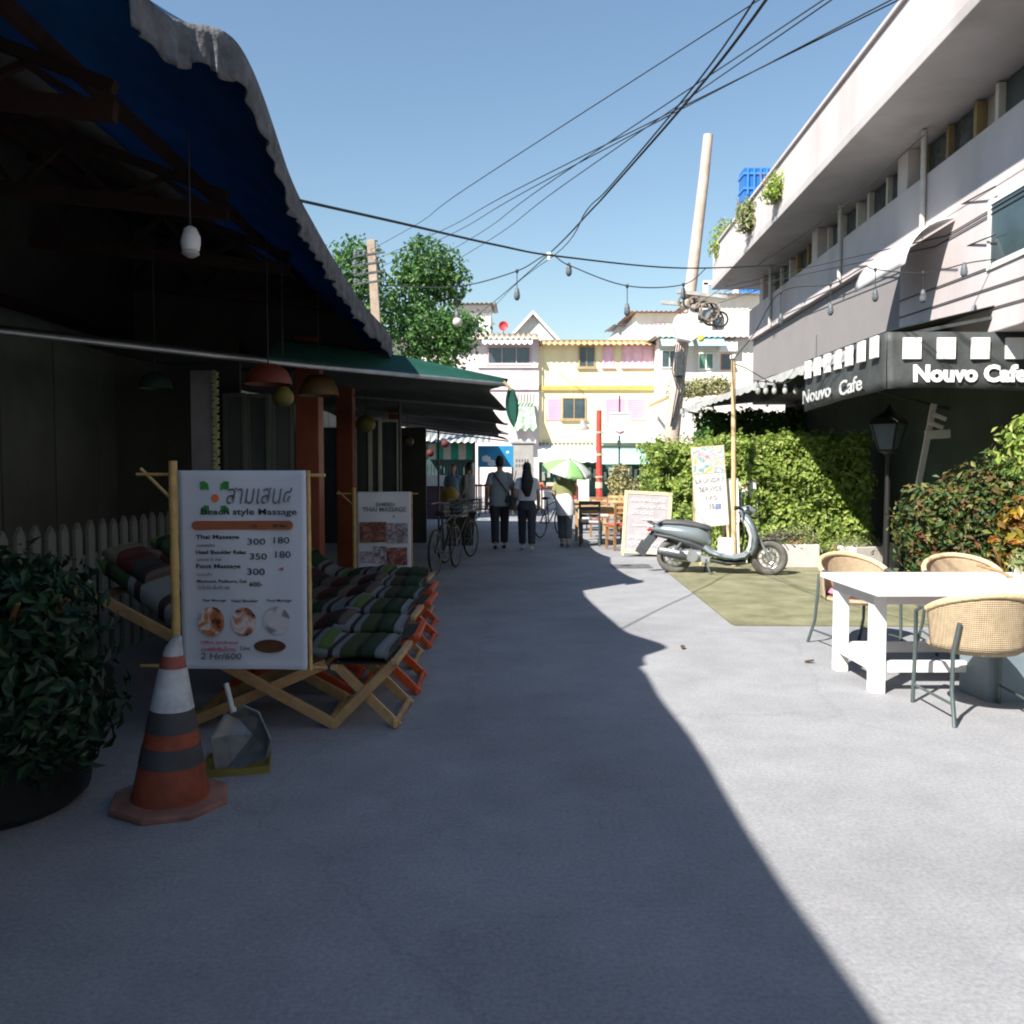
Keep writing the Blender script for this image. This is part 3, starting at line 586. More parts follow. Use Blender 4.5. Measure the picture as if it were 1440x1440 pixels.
greenp = M('green_print', (.03, .24, .05), .5, .25, 20); orangep = M('orange_print', (.75, .17, .06), .5, .15, 25); patch = M('price_sticker', (.70, .71, .76), .5, .03)
bx0, bx1 = W(250, 700, 4.45), W(431, 700, 4.45); BW = bx1.x-bx0.x; BH = 281/1200*4.45; BZ = W(300, 940, 4.45).z
ms, sheet = banner_stand('massage_sign', 'large white massage price banner on a bamboo frame beside the traffic cone', ((bx0.x+bx1.x)/2, 4.45, 0), R(-1.5), BW, BH, BZ)
FX = -.013
def bp(zx, zy): return Vector((-BW/2+BW*(zx-42)/820, FX, BZ+BH*(1-(zy-88)/1265)))     # banner-plane position from its own drawing grid
us = BW/820
def tx(s, zx, zy, hpx, mat=inkd, bold=0, shear=0, wpx=None, parent=None):
    o = text(s, 1, mat, ms, (0, 0, 0), bold=bold, shear=shear)
    xs = [v.co.x for v in o.data.vertices]; zs = [v.co.z for v in o.data.vertices]
    if not xs: return o
    kx = (wpx*us)/(max(xs)-min(xs)) if wpx else None; kz = hpx*us/(max(zs)-min(zs)); kx = kx or kz; p = bp(zx, zy); x0_, z0_ = min(xs), min(zs)
    for v in o.data.vertices: v.co = Vector((p.x+(v.co.x-x0_)*kx, p.y+(v.co.y)*.8, p.z+(v.co.z-z0_)*kz))
    return o
tx('สามเสน๔', 355, 300, 105, inkg, .0, .25, 425); tx('Beach style Massage', 195, 380, 52, inkd, .012, 0, 610)
tx('Thai Massage', 155, 530, 36, inkd, .02, 0, 280); tx('นวดแผนไทย', 160, 572, 24, inkg, 0, 0, 115); tx('300', 487, 558, 40, inkd, .004, 0, 115); tx('180', 655, 550, 42, inkd, .004, 0, 100)
tx('Head Shoulder Relax', 155, 618, 26, inkd, .02, 0, 325); tx('นวดคอ บ่า ไหล่', 160, 662, 24, inkg, 0, 0, 155); tx('350', 500, 652, 40, inkd, .004, 0, 110); tx('180', 665, 640, 42, inkd, .004, 0, 98)
tx('Foot Massage', 155, 716, 36, inkd, .02, 0, 285); tx('นวดเท้า', 160, 758, 24, inkg, 0, 0, 95); tx('300', 483, 750, 42, inkd, .004, 0, 112)
tx('Manicure, Pedicure, Gel', 158, 804, 24, inkd, .01, 0, 318); tx('ทำเล็บมือ เล็บเท้า เจล', 160, 842, 26, inkg, 0, 0, 205); tx('600-', 495, 824, 30, inkd, .015, 0, 85)
tx('Thai Massage', 190, 924, 18, inkd, .01, .1, 155); tx('Head Shoulder', 378, 924, 18, inkd, .01, .1, 172); tx('Foot Massage', 605, 924, 20, inkd, .01, .1, 160)
tx('Office syndrome', 172, 1198, 26, inkr, .005, .1, 245); tx('ออฟฟิศซินโดรม', 175, 1240, 30, inkr, .005, 0, 225); tx('Line:', 428, 1232, 26, inkg, .01, .2, 70); tx('2 Hr/600', 172, 1292, 42, inkg, .008, .1, 265)
def shape(poly, mat, name, d=0):
    g = MB(); n = len(poly); ps = [bp(a, b) for a, b in poly]
    g.add([p+Vector((0, -d, 0)) for p in ps]+[p+Vector((0, .004, 0)) for p in ps], [tuple(range(n)), tuple(range(2*n-1, n-1, -1))]+[(i, i+n, (i+1) % n+n, (i+1) % n) for i in range(n)]); return g.build(name, mat, ms)
def ell(cx, cy, rx, ry, n=28): return [(cx+rx*math.cos(6.2832*k/n), cy+ry*math.sin(6.2832*k/n)) for k in range(n)]
bar_ = [(160+30*math.cos(a)-0, 436+28*math.sin(a)) for a in [R(90+180*k/8) for k in range(9)]]+[(752+28*math.cos(a), 433+28*math.sin(a)) for a in [R(-90+180*k/8) for k in range(9)]]
shape(bar_, brownp, 'brown_bar', 0); tx('1 Hr', 510, 446, 16, inkd, .01, 0, 45).location.y -= .003; tx('30 Min', 650, 446, 18, inkd, .01, 0, 95).location.y -= .003
shape(ell(283, 264, 24, 26), orangep, 'orange_dot')
for lx, ly, a in ((215, 185, 0), (345, 185, 1), (215, 338, 1), (345, 338, 0)):
    pts = [(-28, -26), (0, -30), (24, -12), (30, 28), (8, 20), (-26, 24)]
    shape([(lx+(x if not a else -x), ly+y) for x, y in pts], greenp, 'leaf_print', -.001)
shape(ell(245, 1050, 84, 95), print_mat('hand_photo', [(.05, .02, .01), (.35, .11, .03), (.5, .2, .08), (.65, .6, .58), (.3, .25, .22)], 11, 1), 'round_photo')
shape(ell(455, 1050, 80, 92), print_mat('head_photo', [(.02, .015, .015), (.5, .2, .13), (.65, .6, .6), (.6, .35, .28)], 12, 2), 'round_photo')
shape(ell(668, 1042, 84, 88), print_mat('foot_photo', [(.2, .2, .22), (.55, .56, .6), (.62, .55, .54), (.62, .64, .68)], 10, 5), 'round_photo')
shape(ell(620, 1206, 103, 42), M('dark_brown_print', (.10, .035, .015), .5, .4, 18), 'brown_oval'); shape([(680, 712), (715, 700), (712, 722)], inkr, 'red_mark')
# second banner
ms2, sh2 = banner_stand('picture_sign', 'white massage banner with dark pictures standing at the end of the lounger row', (W(540, 700, 10.1).x, 10.1, 0), R(8), 75/1200*10.1, 112/1200*10.1, W(540, 803, 10.1).z)
w2, h2, z2 = 75/1200*10.1, 112/1200*10.1, W(540, 803, 10.1).z
def bp2(zx, zy): return (-w2/2+w2*(zx-160)/670, z2+h2*(1-(zy-180)/1110))
for i, (a, b, c, d, cs) in enumerate(((190, 600, 520, 885, [(.03, .012, .008), (.16, .05, .03), (.3, .14, .08)]), (520, 620, 790, 900, [(.08, .06, .09), (.25, .22, .25), (.45, .42, .4)]), (365, 940, 520, 1180, [(.06, .04, .1), (.3, .25, .3), (.5, .5, .5)]), (520, 960, 780, 1210, [(.04, .01, .01), (.2, .05, .03), (.4, .2, .15)]), (200, 1010, 350, 1160, [(.25, .12, .15), (.45, .45, .5)]))):
    x0_, z0_ = bp2(a, d); x1_, z1_ = bp2(c, b); g = MB(); g.bb(x0_, x1_, -.016, -.012, z0_, z1_); g.build('printed_photo', print_mat('pic%d' % i, cs, 14, i+3), ms2)
for s_, zx, zy, sz in (('SAMSEN', 390, 380, .062), ('THAI MASSAGE', 230, 455, .075), ('4', 600, 545, .05)):
    x0_, z0_ = bp2(zx, zy); text(s_, sz, inkg, ms2, (x0_, -.016, z0_), bold=.001)
# loungers and stools -------------------------------------------------
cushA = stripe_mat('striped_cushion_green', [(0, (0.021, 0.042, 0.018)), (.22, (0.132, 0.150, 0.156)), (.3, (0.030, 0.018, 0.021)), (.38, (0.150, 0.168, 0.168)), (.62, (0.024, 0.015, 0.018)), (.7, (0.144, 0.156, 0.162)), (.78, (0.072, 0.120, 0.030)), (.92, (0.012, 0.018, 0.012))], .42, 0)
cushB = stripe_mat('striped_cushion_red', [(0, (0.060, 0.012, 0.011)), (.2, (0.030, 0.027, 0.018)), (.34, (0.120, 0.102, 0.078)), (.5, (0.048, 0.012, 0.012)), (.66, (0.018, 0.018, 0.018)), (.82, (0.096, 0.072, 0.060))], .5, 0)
def pad(pts, w_, th, name, mat, parent, y0):         # quilted pad following a path in x,z ; width along y
    g = MB(); n = 40; m_ = 10
    def f(u, v): 
        p = crv([(x, 0, z) for x, z in pts], u); q = crv([(x, 0, z) for x, z in pts], min(1, u+.01)); d = (q-p) if u < .985 else (p-crv([(x, 0, z) for x, z in pts], u-.01)); nn = Vector((-d.z, 0, d.x)).normalized()
        if nn.z < 0: nn = -nn
        a = 2*math.pi*v; cy, cz = math.cos(a), math.sin(a); sy = math.copysign(abs(cy)**.5, cy); sz = math.copysign(abs(cz)**.6, cz)
        puff = .75+.25*abs(math.sin(u*math.pi*len(pts)*1.1)); edge = min(1, min(u, 1-u)*14+.25)
        return p+nn*(th*(.5+.5*sz*puff*edge))+Vector((0, y0+sy*w_/2, 0))
    g.grid(f, n, 20); return g.build(name, mat, parent, smooth=70)
def stool(wm, name, label):
    s = thing(name, label, 'stool')
    for y in (.03, .5):                                # crossed legs, seen from the end
        g = MB(); g.bar((-.19, y, 0), (.19, y, .39), .028, .055); g.build('leg', wm, s, bev=.004)
        g = MB(); g.bar((.20, y+.03, 0), (-.17, y+.03, .37), .028, .055); g.build('leg', wm, s, bev=.004)
    for x, z in ((-.18, .03), (.19, .03)): g = MB(); g.bar((x, .0, z), (x, .56, z), .022, .04); g.build('stretcher', wm, s, bev=.003)
    for x, z in ((-.16, .36), (.19, .39)): g = MB(); g.bar((x, -.01, z), (x, .57, z), .04, .03); g.build('top_rail', wm, s, bev=.003)
    g = MB(); g.bb(-.17, .17, .02, .54, .374, .384); g.build('canvas_top', M('dark_sling', (.02, .025, .02), .9), s)
    return s
def lounger(wm, cm, name, label):
    s = thing(name, label, 'lounger')
    for y in (.03, .57):
        g = MB(); g.bar((0, y, .02), (-1.35, y, .78), .03, .06); g.build('long_rail', wm, s, bev=.004)
        g = MB(); g.bar((-.86, y+.033, .02), (-.05, y+.033, .37), .03, .06); g.build('seat_rail', wm, s, bev=.004)
    for x, z in ((-.02, .03), (-1.33, .77), (-.84, .03), (-.07, .36)): g = MB(); g.bar((x, .03, z), (x, .6, z), .03, .045); g.build('stretcher', wm, s, bev=.003)
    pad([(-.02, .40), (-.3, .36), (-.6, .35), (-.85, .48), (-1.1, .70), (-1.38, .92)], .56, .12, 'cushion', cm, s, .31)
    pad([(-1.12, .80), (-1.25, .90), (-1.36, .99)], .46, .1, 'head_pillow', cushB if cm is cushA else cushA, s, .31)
    return s
kinds = [(wood, 'pale wooden'), (orange_wood, 'orange painted')]
ordn = ['first', 'second', 'third', 'fourth', 'fifth', 'sixth']
order = [0, 1, 0, 1, 1, 0]; proto = {}
for i in range(6):
    k = order[i]; y = 4.86+i*.73; fx = W(563, 900, 5).x if False else -.86-.012*i*3
    ls = '%s folding stool, %s in the row from the price banner' % (kinds[k][1], ordn[i])
    ll = '%s deck lounger with striped cushion, %s in the row from the price banner' % (kinds[k][1], ordn[i])
    if k not in proto: st, lo_ = stool(kinds[k][0], 'folding_stool', ls), lounger(kinds[k][0], cushA if k == 0 else cushB, 'deck_lounger', ll); proto[k] = (st, lo_)
    else: st, lo_ = dup(proto[k][0], label=ls), dup(proto[k][1], label=ll)
    st['group'] = 'folding stools in front of the loungers'; lo_['group'] = 'deck loungers in a row'
    rz = R(random.uniform(-3, 3)) if i else R(-2)
    st.location = (fx+random.uniform(-.02, .02)+(.07 if k else .01), y, 0); st.rotation_euler = (0, 0, rz); lo_.location = (fx-.17, y, 0); lo_.rotation_euler = (0, 0, R(random.uniform(-2, 2)))
    pt = thing('stool_pad', 'striped quilted pad lying on the %s folding stool from the price banner' % ordn[i], 'cushion', (st.location.x-(.05 if k else 0), y, .388), rz, 'striped pads on the stools')
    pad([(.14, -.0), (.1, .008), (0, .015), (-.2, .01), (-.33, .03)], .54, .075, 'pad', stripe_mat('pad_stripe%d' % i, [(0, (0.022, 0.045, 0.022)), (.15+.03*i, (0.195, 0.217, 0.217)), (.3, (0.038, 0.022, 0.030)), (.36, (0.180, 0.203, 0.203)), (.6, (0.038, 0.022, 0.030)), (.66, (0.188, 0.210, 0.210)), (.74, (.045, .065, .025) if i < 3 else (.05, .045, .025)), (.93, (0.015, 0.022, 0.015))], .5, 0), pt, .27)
# traffic cone
cone = thing('traffic_cone', 'worn orange traffic cone with grey and dark bands and a bent white tip', 'traffic cone', (-1.54, 3.78, 0), R(18))
cone.rotation_euler = (R(1.5), R(2), R(18))
cor = M('faded_orange', (.25, .058, .028), .65, .4, 8, dirt=.8); cdk = M('dark_band', (.05, .05, .055), .6, .3, 8); cgr = M('reflective_grey', (.48, .5, .53), .5, .3, 9, dirt=.7)
g = MB(); g.prism([(.25*math.cos(R(22.5+45*k))*(1.05), .25*math.sin(R(22.5+45*k))*1.05) for k in range(8)], 0, .035, 'z'); g.build('base', M('dirty_base', (.26, .13, .10), .8, .35, 7, dirt=.5), cone, bev=.01)
def rr(z): return .145*(1-z/.78)+.028
for nm, z0, z1, m_ in (('lower_body', .03, .19, cor), ('lower_band', .19, .275, cdk), ('middle_body', .275, .34, cor), ('upper_dark_band', .34, .435, cdk), ('reflective_band', .435, .62, cgr)):
    g = MB(); n = 6; g.lathe([(rr(z0+(z1-z0)*k/n)+(.002 if m_ is not cor else 0), z0+(z1-z0)*k/n) for k in range(n+1)], seg=28, cap=False); g.build(nm, m_, cone, smooth=50)
g = MB(); g.lathe([(.17, .03), (.165, .045), (rr(.05), .06)], seg=28, cap=False); g.build('skirt', cor, cone, smooth=50)
g = MB(); g.lathe([(rr(.62), .62), (.05, .66), (.045, .675)], seg=20); g.build('red_collar', M('dull_red', (.25, .07, .05), .6, .3), cone, smooth=50)
g = MB(); g.loft([(0, 0, .67), (.004, 0, .70), (.014, 0, .735), (.03, 0, .76)], [.045, .04, .026, .008], 12); g.build('tip', cgr, cone, smooth=60)
# metal dustpan with a short handle, leaning on the lounger legs
galv2 = M('dull_galvanised', (.24, .25, .25), .5, .3, 14, metal=.5, dirt=.4)
dp = thing('metal_dustpan', 'dented galvanised metal dustpan with pipe handle standing beside the cone', 'dustpan', G(338, 1088), R(-12))
Yd = dp.location.y; k_ = Yd/1200
def dq(px, py, dy=0): return Vector(((px-338)*k_, dy, (1088-py)*k_+dy*.05))
out = [(292, 1040), (300, 1012), (330, 1000), (352, 1008), (386, 1036), (379, 1062), (300, 1098)]
g = MB(); n = len(out); fr = [dq(a, b, .0+.10*(b < 1030)) for a, b in out]; ce = dq(338, 1045, .13)
g.add(fr+[ce]+[p.lerp(ce, .35)+Vector((0, .03, 0)) for p in fr], [])
o0 = 0; fs = []
for i in range(n): j = (i+1) % n; fs += [(i, j, n+1+j, n+1+i), (n+1+i, n+1+j, n)]
g.f += fs; g.mi += [0]*len(fs); g.build('scoop', galv2, dp, solid=.006)
g = MB(); g.tube([dq(318, 1006, .06), dq(311, 985, .07), dq(304, 966, .08)], .013, 10); g.tube([dq(316, 1000, .065), dq(319, 1006, .06)], .018, 10); g.build('handle', M('pale_pipe', (.5, .52, .5), .4, .1), dp, smooth=50)
g = MB()
for a, b in ((0, 1), (1, 2), (2, 3), (3, 4), (4, 5)): g.tube([fr[a], fr[b]], .006, 6)
g.build('rolled_rim', galv2, dp, smooth=50)
yt = thing('yellow_tray', 'flat yellow plastic tray lying on the ground under the dustpan', 'tray', G(335, 1090), R(14)); ym = M('yellow_plastic', (.2, .17, .035), .5, .15, dirt=.3)
g = MB(); g.bb(-.16, .14, 0, .26, .004, .012); g.build('bottom', ym, yt)
for q in ((-.16, .14, -.008, .002, 0, .035), (-.16, .14, .26, .27, 0, .035), (.14, .15, -.008, .27, 0, .035), (-.17, -.16, -.008, .27, 0, .035)): g = MB(); g.bb(*q); g.build('side', ym, yt)
# pendant lamps under the shop roof
def pendant(label, px, py, Y, w_, h_, m_, name='pendant_lamp', dome=True):
    p = W(px, py, Y); r = w_/1200*Y/2; h = h_/1200*Y; t = thing(name, label, 'lamp', p, 0, 'pendant lamps under the shop roof')
    prof = [(.02, 0), (r*.45, -.06*h), (r*.75, -.3*h), (r*.93, -.65*h), (r, -h), (r*.97, -h), (r*.9, -.65*h), (r*.7, -.32*h), (.02, -.06*h)] if dome else [(.02, 0), (r*.6, -.12*h), (r*.92, -.35*h), (r, -.55*h), (r*.9, -.78*h), (r*.5, -h), (.01, -h)]
    g = MB(); g.lathe(prof, seg=24, cap=False); g.build('shade', m_, t, smooth=50)
    g = MB(); g.tube([(0, 0, 0), (0, 0, max(.2, 3.4-p.z))], .006, 5); g.build('cord', cable_mat, t)
    if dome: g = MB(); g.lathe([(.005, -.1*h), (.025, -.2*h), (.04, -.5*h), (.03, -.7*h), (.004, -.8*h)], seg=12); g.build('bulb', bulb_glass('milk_glass', (.4, .38, .34)), t, smooth=60)
    return t
lm = lambda n, c: M(n, c, .5, .15, 6, transl=.12)
pendant('wide dome lamp in rust red hanging beside the pillar', 377, 512, 7.2, 66, 28, lm('red_shade', (.15, .032, .018)))
pendant('small round yellow lantern below the rust red lamp', 398, 543, 7.6, 30, 28, lm('yellow_shade', (.15, .13, .03)), 'round_lantern', False)
pendant('wide tan dome lamp in front of the orange column', 448, 526, 8.2, 56, 30, lm('tan_shade', (.11, .065, .025)))
pendant('dull green dome lamp hanging near the panel wall', 218, 524, 7.5, 46, 22, lm('green_shade', (.015, .045, .035)))
pendant('round olive lantern deeper in the shop', 514, 583, 12, 28, 24, lm('olive_shade', (.14, .125, .03)), 'round_lantern', False)
pendant('small round brown lantern at the back of the shop', 573, 612, 16, 18, 16, lm('brown_shade', (.09, .07, .03)), 'round_lantern', False)
wlamp = thing('white_bulkhead_lamp', 'white rounded lamp housing hanging under the blue tarpaulin', 'lamp', W(268, 350, 5)); k_ = 5/1200
g = MB(); g.loft([(0, 0, .13), (0, 0, .115), (.005, 0, .07), (.0, 0, .03), (0, 0, -.01)], [.012, .035, .052, .056, .048], 16); g.build('housing', M('white_plastic', (.62, .64, .68), .4, .05), wlamp, smooth=50)
g = MB(); g.lathe([(.045, -.012), (.05, -.03), (.02, -.05)], seg=16); g.build('diffuser', bulb_glass('frosted', (.6, .6, .6)), wlamp, smooth=50)
g = MB(); g.tube([(0, 0, .13), (0, 0, 3.45-wlamp.location.z)], .006, 5); g.build('cord', cable_mat, wlamp)
# ================================================================== RIGHT SIDE
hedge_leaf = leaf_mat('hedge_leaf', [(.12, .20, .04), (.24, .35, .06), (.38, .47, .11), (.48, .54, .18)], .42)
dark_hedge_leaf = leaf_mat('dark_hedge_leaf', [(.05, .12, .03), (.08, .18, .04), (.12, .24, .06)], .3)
pale_leaf = leaf_mat('pale_leaf', [(.12, .18, .06), (.22, .27, .10), (.3, .33, .14), (.36, .34, .2)], .35)
twig = M('dark_twigs', (.05, .085, .025), .9, .5, 14, bump=.8, bscale=20)
def hedge(name, label, x0, x1, y0, y1, z1, n, size, mat, cat='hedge', rough=.10, z0=0):
    h = thing(name, label, cat, ((x0+x1)/2, (y0+y1)/2, 0)); ho = h.location; g = MB(ho)
    ins = .16; nx, ny, nz_ = 10, 6, 8
    g.bb(x0+ins, x1-ins, y0+ins, y1-ins, z0, z1-ins); g.build('branches', twig, h)
    g = MB(ho); P = []; N = []
    areas = [('f', (x1-x0)*(z1-z0)*1.6), ('t', (x1-x0)*(y1-y0)*1.2), ('l', (y1-y0)*(z1-z0)*1.2), ('r', (y1-y0)*(z1-z0))]; T = sum(a for _, a in areas)
    for s_, a in areas:
        for _ in range(int(n*a/T)):
            u, v, d = random.random(), random.random(), random.random()**2*.22
            if s_ == 'f': p = Vector((x0+(x1-x0)*u, y0+d, z0+(z1-z0)*v)); nn = Vector((0, -1, .2))
            elif s_ == 't': p = Vector((x0+(x1-x0)*u, y0+(y1-y0)*v, z1-d)); nn = Vector((0, 0, 1))
            elif s_ == 'l': p = Vector((x0+d, y0+(y1-y0)*u, z0+(z1-z0)*v)); nn = Vector((-1, 0, .2))
            else: p = Vector((x1-d, y0+(y1-y0)*u, z0+(z1-z0)*v)); nn = Vector((1, 0, .2))
            k = noise.noise(p*2.2)*rough*1.8+noise.noise(p*6)*rough*.8; p = p+nn*k
            if random.random() < .05 and s_ == 't': p.z += random.random()*.14
            P.append(p); N.append(nn)
    leaves(g, P, size, .45, .2, N, .6); g.build('foliage', mat, h); return h
hedge('clipped_hedge', 'tall bright green clipped hedge behind the scooter', 3.35, 5.65, 13.5, 14.9, 2.0, 14000, .085, hedge_leaf)
hedge('rounded_hedge', 'rounded green hedge between the chalkboard and the laundry sign', 2.75, 3.95, 16.6, 18.2, 1.98, 8000, .085, hedge_leaf, rough=.2)
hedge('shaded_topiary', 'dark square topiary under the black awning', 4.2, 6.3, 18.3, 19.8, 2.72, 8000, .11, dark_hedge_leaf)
def shrub(name, label, loc, blobs, size, mat, cat='shrub', stems=6, h=.5, asp=.5, shell=.5):
    s = thing(name, label, cat, loc); g = MB()
    for k in range(stems): a = k*2.4; g.tube([(.04*math.cos(a), .04*math.sin(a), 0), (.14*math.cos(a), .14*math.sin(a), h*.6), (.28*math.cos(a), .28*math.sin(a), h)], .012, 5)
    g.build('stem', brown_wood, s); g = MB()
    for c, r, n in blobs: p_, n_ = blob_pts(c, r, n, shell); leaves(g, p_, size, .45, .15, n_, asp)
    g.build('foliage', mat, s); return s
croton = leaf_mat('croton_leaf', [(.02, .05, .02), (.04, .09, .025), (.07, .12, .03), (.05, .08, .03), (.14, .17, .04), (.20, .20, .06), (.16, .05, .03), (.05, .1, .03)], .25)
shrub('croton_shrub', 'big red and green croton shrub beside the white table', (4.75, 9.2, 0), (((0, 0, .75), (.62, .55, .72), 1500), ((-.3, -.15, .95), (.4, .4, .45), 900), ((.4, 0, 1.15), (.5, .45, .55), 1300), ((.0, -.3, .45), (.6, .35, .45), 1000), ((.75, -.2, .9), (.45, .5, .75), 1000)), .085, croton, stems=9, h=.9)
orange_leaf = leaf_mat('orange_leaf', [(.05, .1, .03), (.3, .1, .03), (.45, .3, .03), (.06, .12, .03)], .3)
shrub('orange_croton', 'croton with orange and yellow leaves growing against the green one', (5.15, 8.65, 0), (((0, 0, .8), (.28, .25, .4), 420), ((.1, 0, .45), (.25, .2, .35), 200)), .11, orange_leaf, h=.7)
shrub('fresh_green_shrub', 'fresh light green shrub rising above the croton', (5.6, 9.15, 0), (((0, 0, 1.75), (.42, .4, .42), 900), ((-.05, 0, 1.35), (.4, .35, .4), 500)), .1, hedge_leaf, h=1.3)
for i, (px, py, w_, h_, lab) in enumerate(((1195, 800, .85, .5, 'pale green low shrub beside the concrete planter'), (1120, 765, .7, .62, 'tall pale grass like plant above the concrete planter'), (1085, 742, .55, .55, 'feathery pale green plant behind the scooter front wheel'))):
    p = G(px, 800) if i == 0 else Vector((W(px, 700, 13.25).x, 13.25, 0))
    shrub('pale_shrub', lab, p, (((0, 0, h_*.55), (w_/2, .35, h_*.5), 700), ((w_*.3, 0, h_*.6), (w_*.3, .3, h_*.5), 300)), .07, pale_leaf, h=h_*.7, asp=.3)
shrub('flower_clump', 'low purple flowering clump in the concrete planter', (4.2, 13.1, .3), (((0, 0, .12), (.3, .1, .14), 350),), .05, leaf_mat('purple_leaf', [(.1, .08, .1), (.2, .13, .2), (.14, .18, .06)]), h=.12)
# concrete planter trough
pt_ = thing('concrete_planter', 'square grey concrete planter trough in front of the hedge', 'planter', (4.25, 13.1, 0)); 
cw = M('pale_concrete', (.52, .48, .46), .9, .12, 5, bump=.25, bscale=40, dirt=.25)
for q in ((-.42, .42, -.2, -.15, 0, .36), (-.42, .42, .15, .2, 0, .36), (-.42, -.37, -.15, .15, 0, .358), (.37, .42, -.15, .15, 0, .358)): g = MB(); g.bb(*q); g.build('side', cw, pt_, bev=.008)
g = MB(); g.bb(-.37, .37, -.15, .15, 0, .3); g.build('soil', M('soil', (.06, .045, .03), .95, .3), pt_)
pt2 = dup(pt_, (5.35, 12.75, 0), R(20), 'grey concrete planter trough turned at an angle beside the pale shrub')
# scooter -------------------------------------------------------------
sp1, sp2 = G(948, 806), G(1081, 810)
sct = thing('motor_scooter', 'silver grey retro motor scooter parked on its stand on the turf mat', 'scooter', sp1, math.atan2(sp2.y-sp1.y, sp2.x-sp1.x)); L = (sp2-sp1).length
silver = M('silver_paint', (.22, .26, .28), .28, .06, 3, metal=.35, spec=.6); darkp = M('dark_plastic', (.05, .055, .06), .5, .2); whitep = M('white_paint_gloss', (.72, .72, .70), .3, .04, spec=.6)
tyre = M('dusty_tyre', (.10, .095, .085), .85, .3, 8); chrome = M('chrome', (.6, .6, .6), .2, .1, metal=1); leather = M('dark_seat', (.07, .07, .075), .55, .2, 6)
zc = L/1.28
def wheel(x, r=.255):
    wgt = MB(); wgt.torus((x, 0, r), r-.05, .05, 'y', 32, 12); wt = wgt.build('wheel', tyre, sct, smooth=60)
    q = MB(); q.torus((x, 0, r), r-.1, .016, 'y', 28, 8); q.lathe([(.05, -.05), (.05, .05)], (x, 0, r), 16, 'y'); q.build('rim', chrome, wt, smooth=50)
    for k in range(10):
        a = 6.2832*k/10; q = MB(); q.bar((x+.045*math.cos(a), 0, r+.045*math.sin(a)), (x+(r-.1)*math.cos(a+.12), 0, r+(r-.1)*math.sin(a+.12)), .014, .02, (0, 1, 0)); q.build('spoke', grey_metal, wt)
    q = MB(); q.torus((x, -.035, r), .085, .006, 'y', 20, 6, 3); q.build('brake_disc', chrome, wt)
wheel(0); wheel(L)
g = MB(); g.loft([(-.34, 0, .63), (-.26, 0, .645), (-.1, 0, .63), (.1, 0, .60), (.3, 0, .56), (.42, 0, .50), (.47, 0, .42)], [(.04, .02), (.12, .055), (.165, .095), (.185, .125), (.18, .14), (.14, .12), (.08, .07)], 18, up=(0, 0, 1)); g.build('rear_cowl', silver, sct, smooth=60)
g = MB(); g.loft([(-.28, 0, .565), (-.05, 0, .53), (.25, 0, .44), (.42, 0, .36)], [(.10, .03), (.15, .05), (.15, .07), (.10, .05)], 14, up=(0, 0, 1)); g.build('lower_cowl', darkp, sct, smooth=60)
g = MB(); g.loft([(-.26, 0, .705), (-.12, 0, .735), (.1, 0, .73), (.3, 0, .70), (.48, 0, .66), (.53, 0, .62)], [(.07, .02), (.12, .045), (.135, .05), (.13, .05), (.1, .045), (.05, .02)], 16, up=(0, 0, 1)); g.build('seat', leather, sct, smooth=60)
g = MB(); g.tube([(-.28, -.1, .70), (-.36, -.08, .74), (-.38, 0, .745), (-.36, .08, .74), (-.28, .1, .70)], .014, 8); g.build('grab_rail', darkp, sct, smooth=60)
g = MB(); g.box((-.36, 0, .63), (.05, .14, .06), Matrix.Rotation(.5, 3, 'Y')); g.build('tail_light', M('red_lens', (.5, .03, .04), .25, .1), sct, bev=.015)
g = MB(); g.bar((-.27, 0, .58), (-.46, 0, .34), .13, .015, (1, 0, 1)); g.build('rear_mudguard', darkp, sct, bev=.005)
g = MB(); g.bar((-.40, 0, .44), (-.50, 0, .27), .16, .012, (1, 0, 1)); g.build('number_plate', darkp, sct)
g = MB(); g.loft([(.42, 0, .40), (.5, 0, .33), (.66, 0, .27), (.85, 0, .25), (.98, 0, .28), (1.06, 0, .36)], [(.12, .07), (.15, .05), (.17, .045), (.17, .045), (.16, .05), (.13, .05)], 14, up=(0, 0, 1)); g.build('footboard', silver, sct, smooth=60)
g = MB(); g.loft([(.5, 0, .21), (.75, 0, .17), (.98, 0, .19)], [(.1, .03), (.12, .04), (.1, .03)], 12, up=(0, 0, 1)); g.build('under_tray', darkp, sct, smooth=60)
sh = [(1.06, 0, .30), (1.11, 0, .42), (1.12, 0, .56), (1.07, 0, .70), (.99, 0, .82), (.95, 0, .89)]
g = MB(); g.loft(sh, [(.11, .05), (.19, .06), (.21, .055), (.19, .06), (.14, .06), (.06, .04)], 18, up=(1, 0, 0)); g.build('front_shield', silver, sct, smooth=60)
g = MB(); g.loft([Vector(p)+Vector((-.055, 0, 0)) for p in sh[:5]], [(.10, .03), (.175, .03), (.19, .03), (.17, .03), (.12, .03)], 16, up=(1, 0, 0)); g.build('leg_shield', whitep, sct, smooth=60)
g = MB(); g.loft([(.91, 0, .86), (.96, 0, .92), (1.02, 0, .93), (1.08, 0, .90)], [(.05, .04), (.09, .06), (.1, .07), (.06, .05)], 16, up=(0, 0, 1)); g.build('handlebar_cowl', silver, sct, smooth=60)
g = MB(); g.lathe([(.07, 0), (.065, .03), (.03, .045)], (1.09, 0, .90), 16, 'x'); g.build('headlight', chrome, sct, smooth=50)
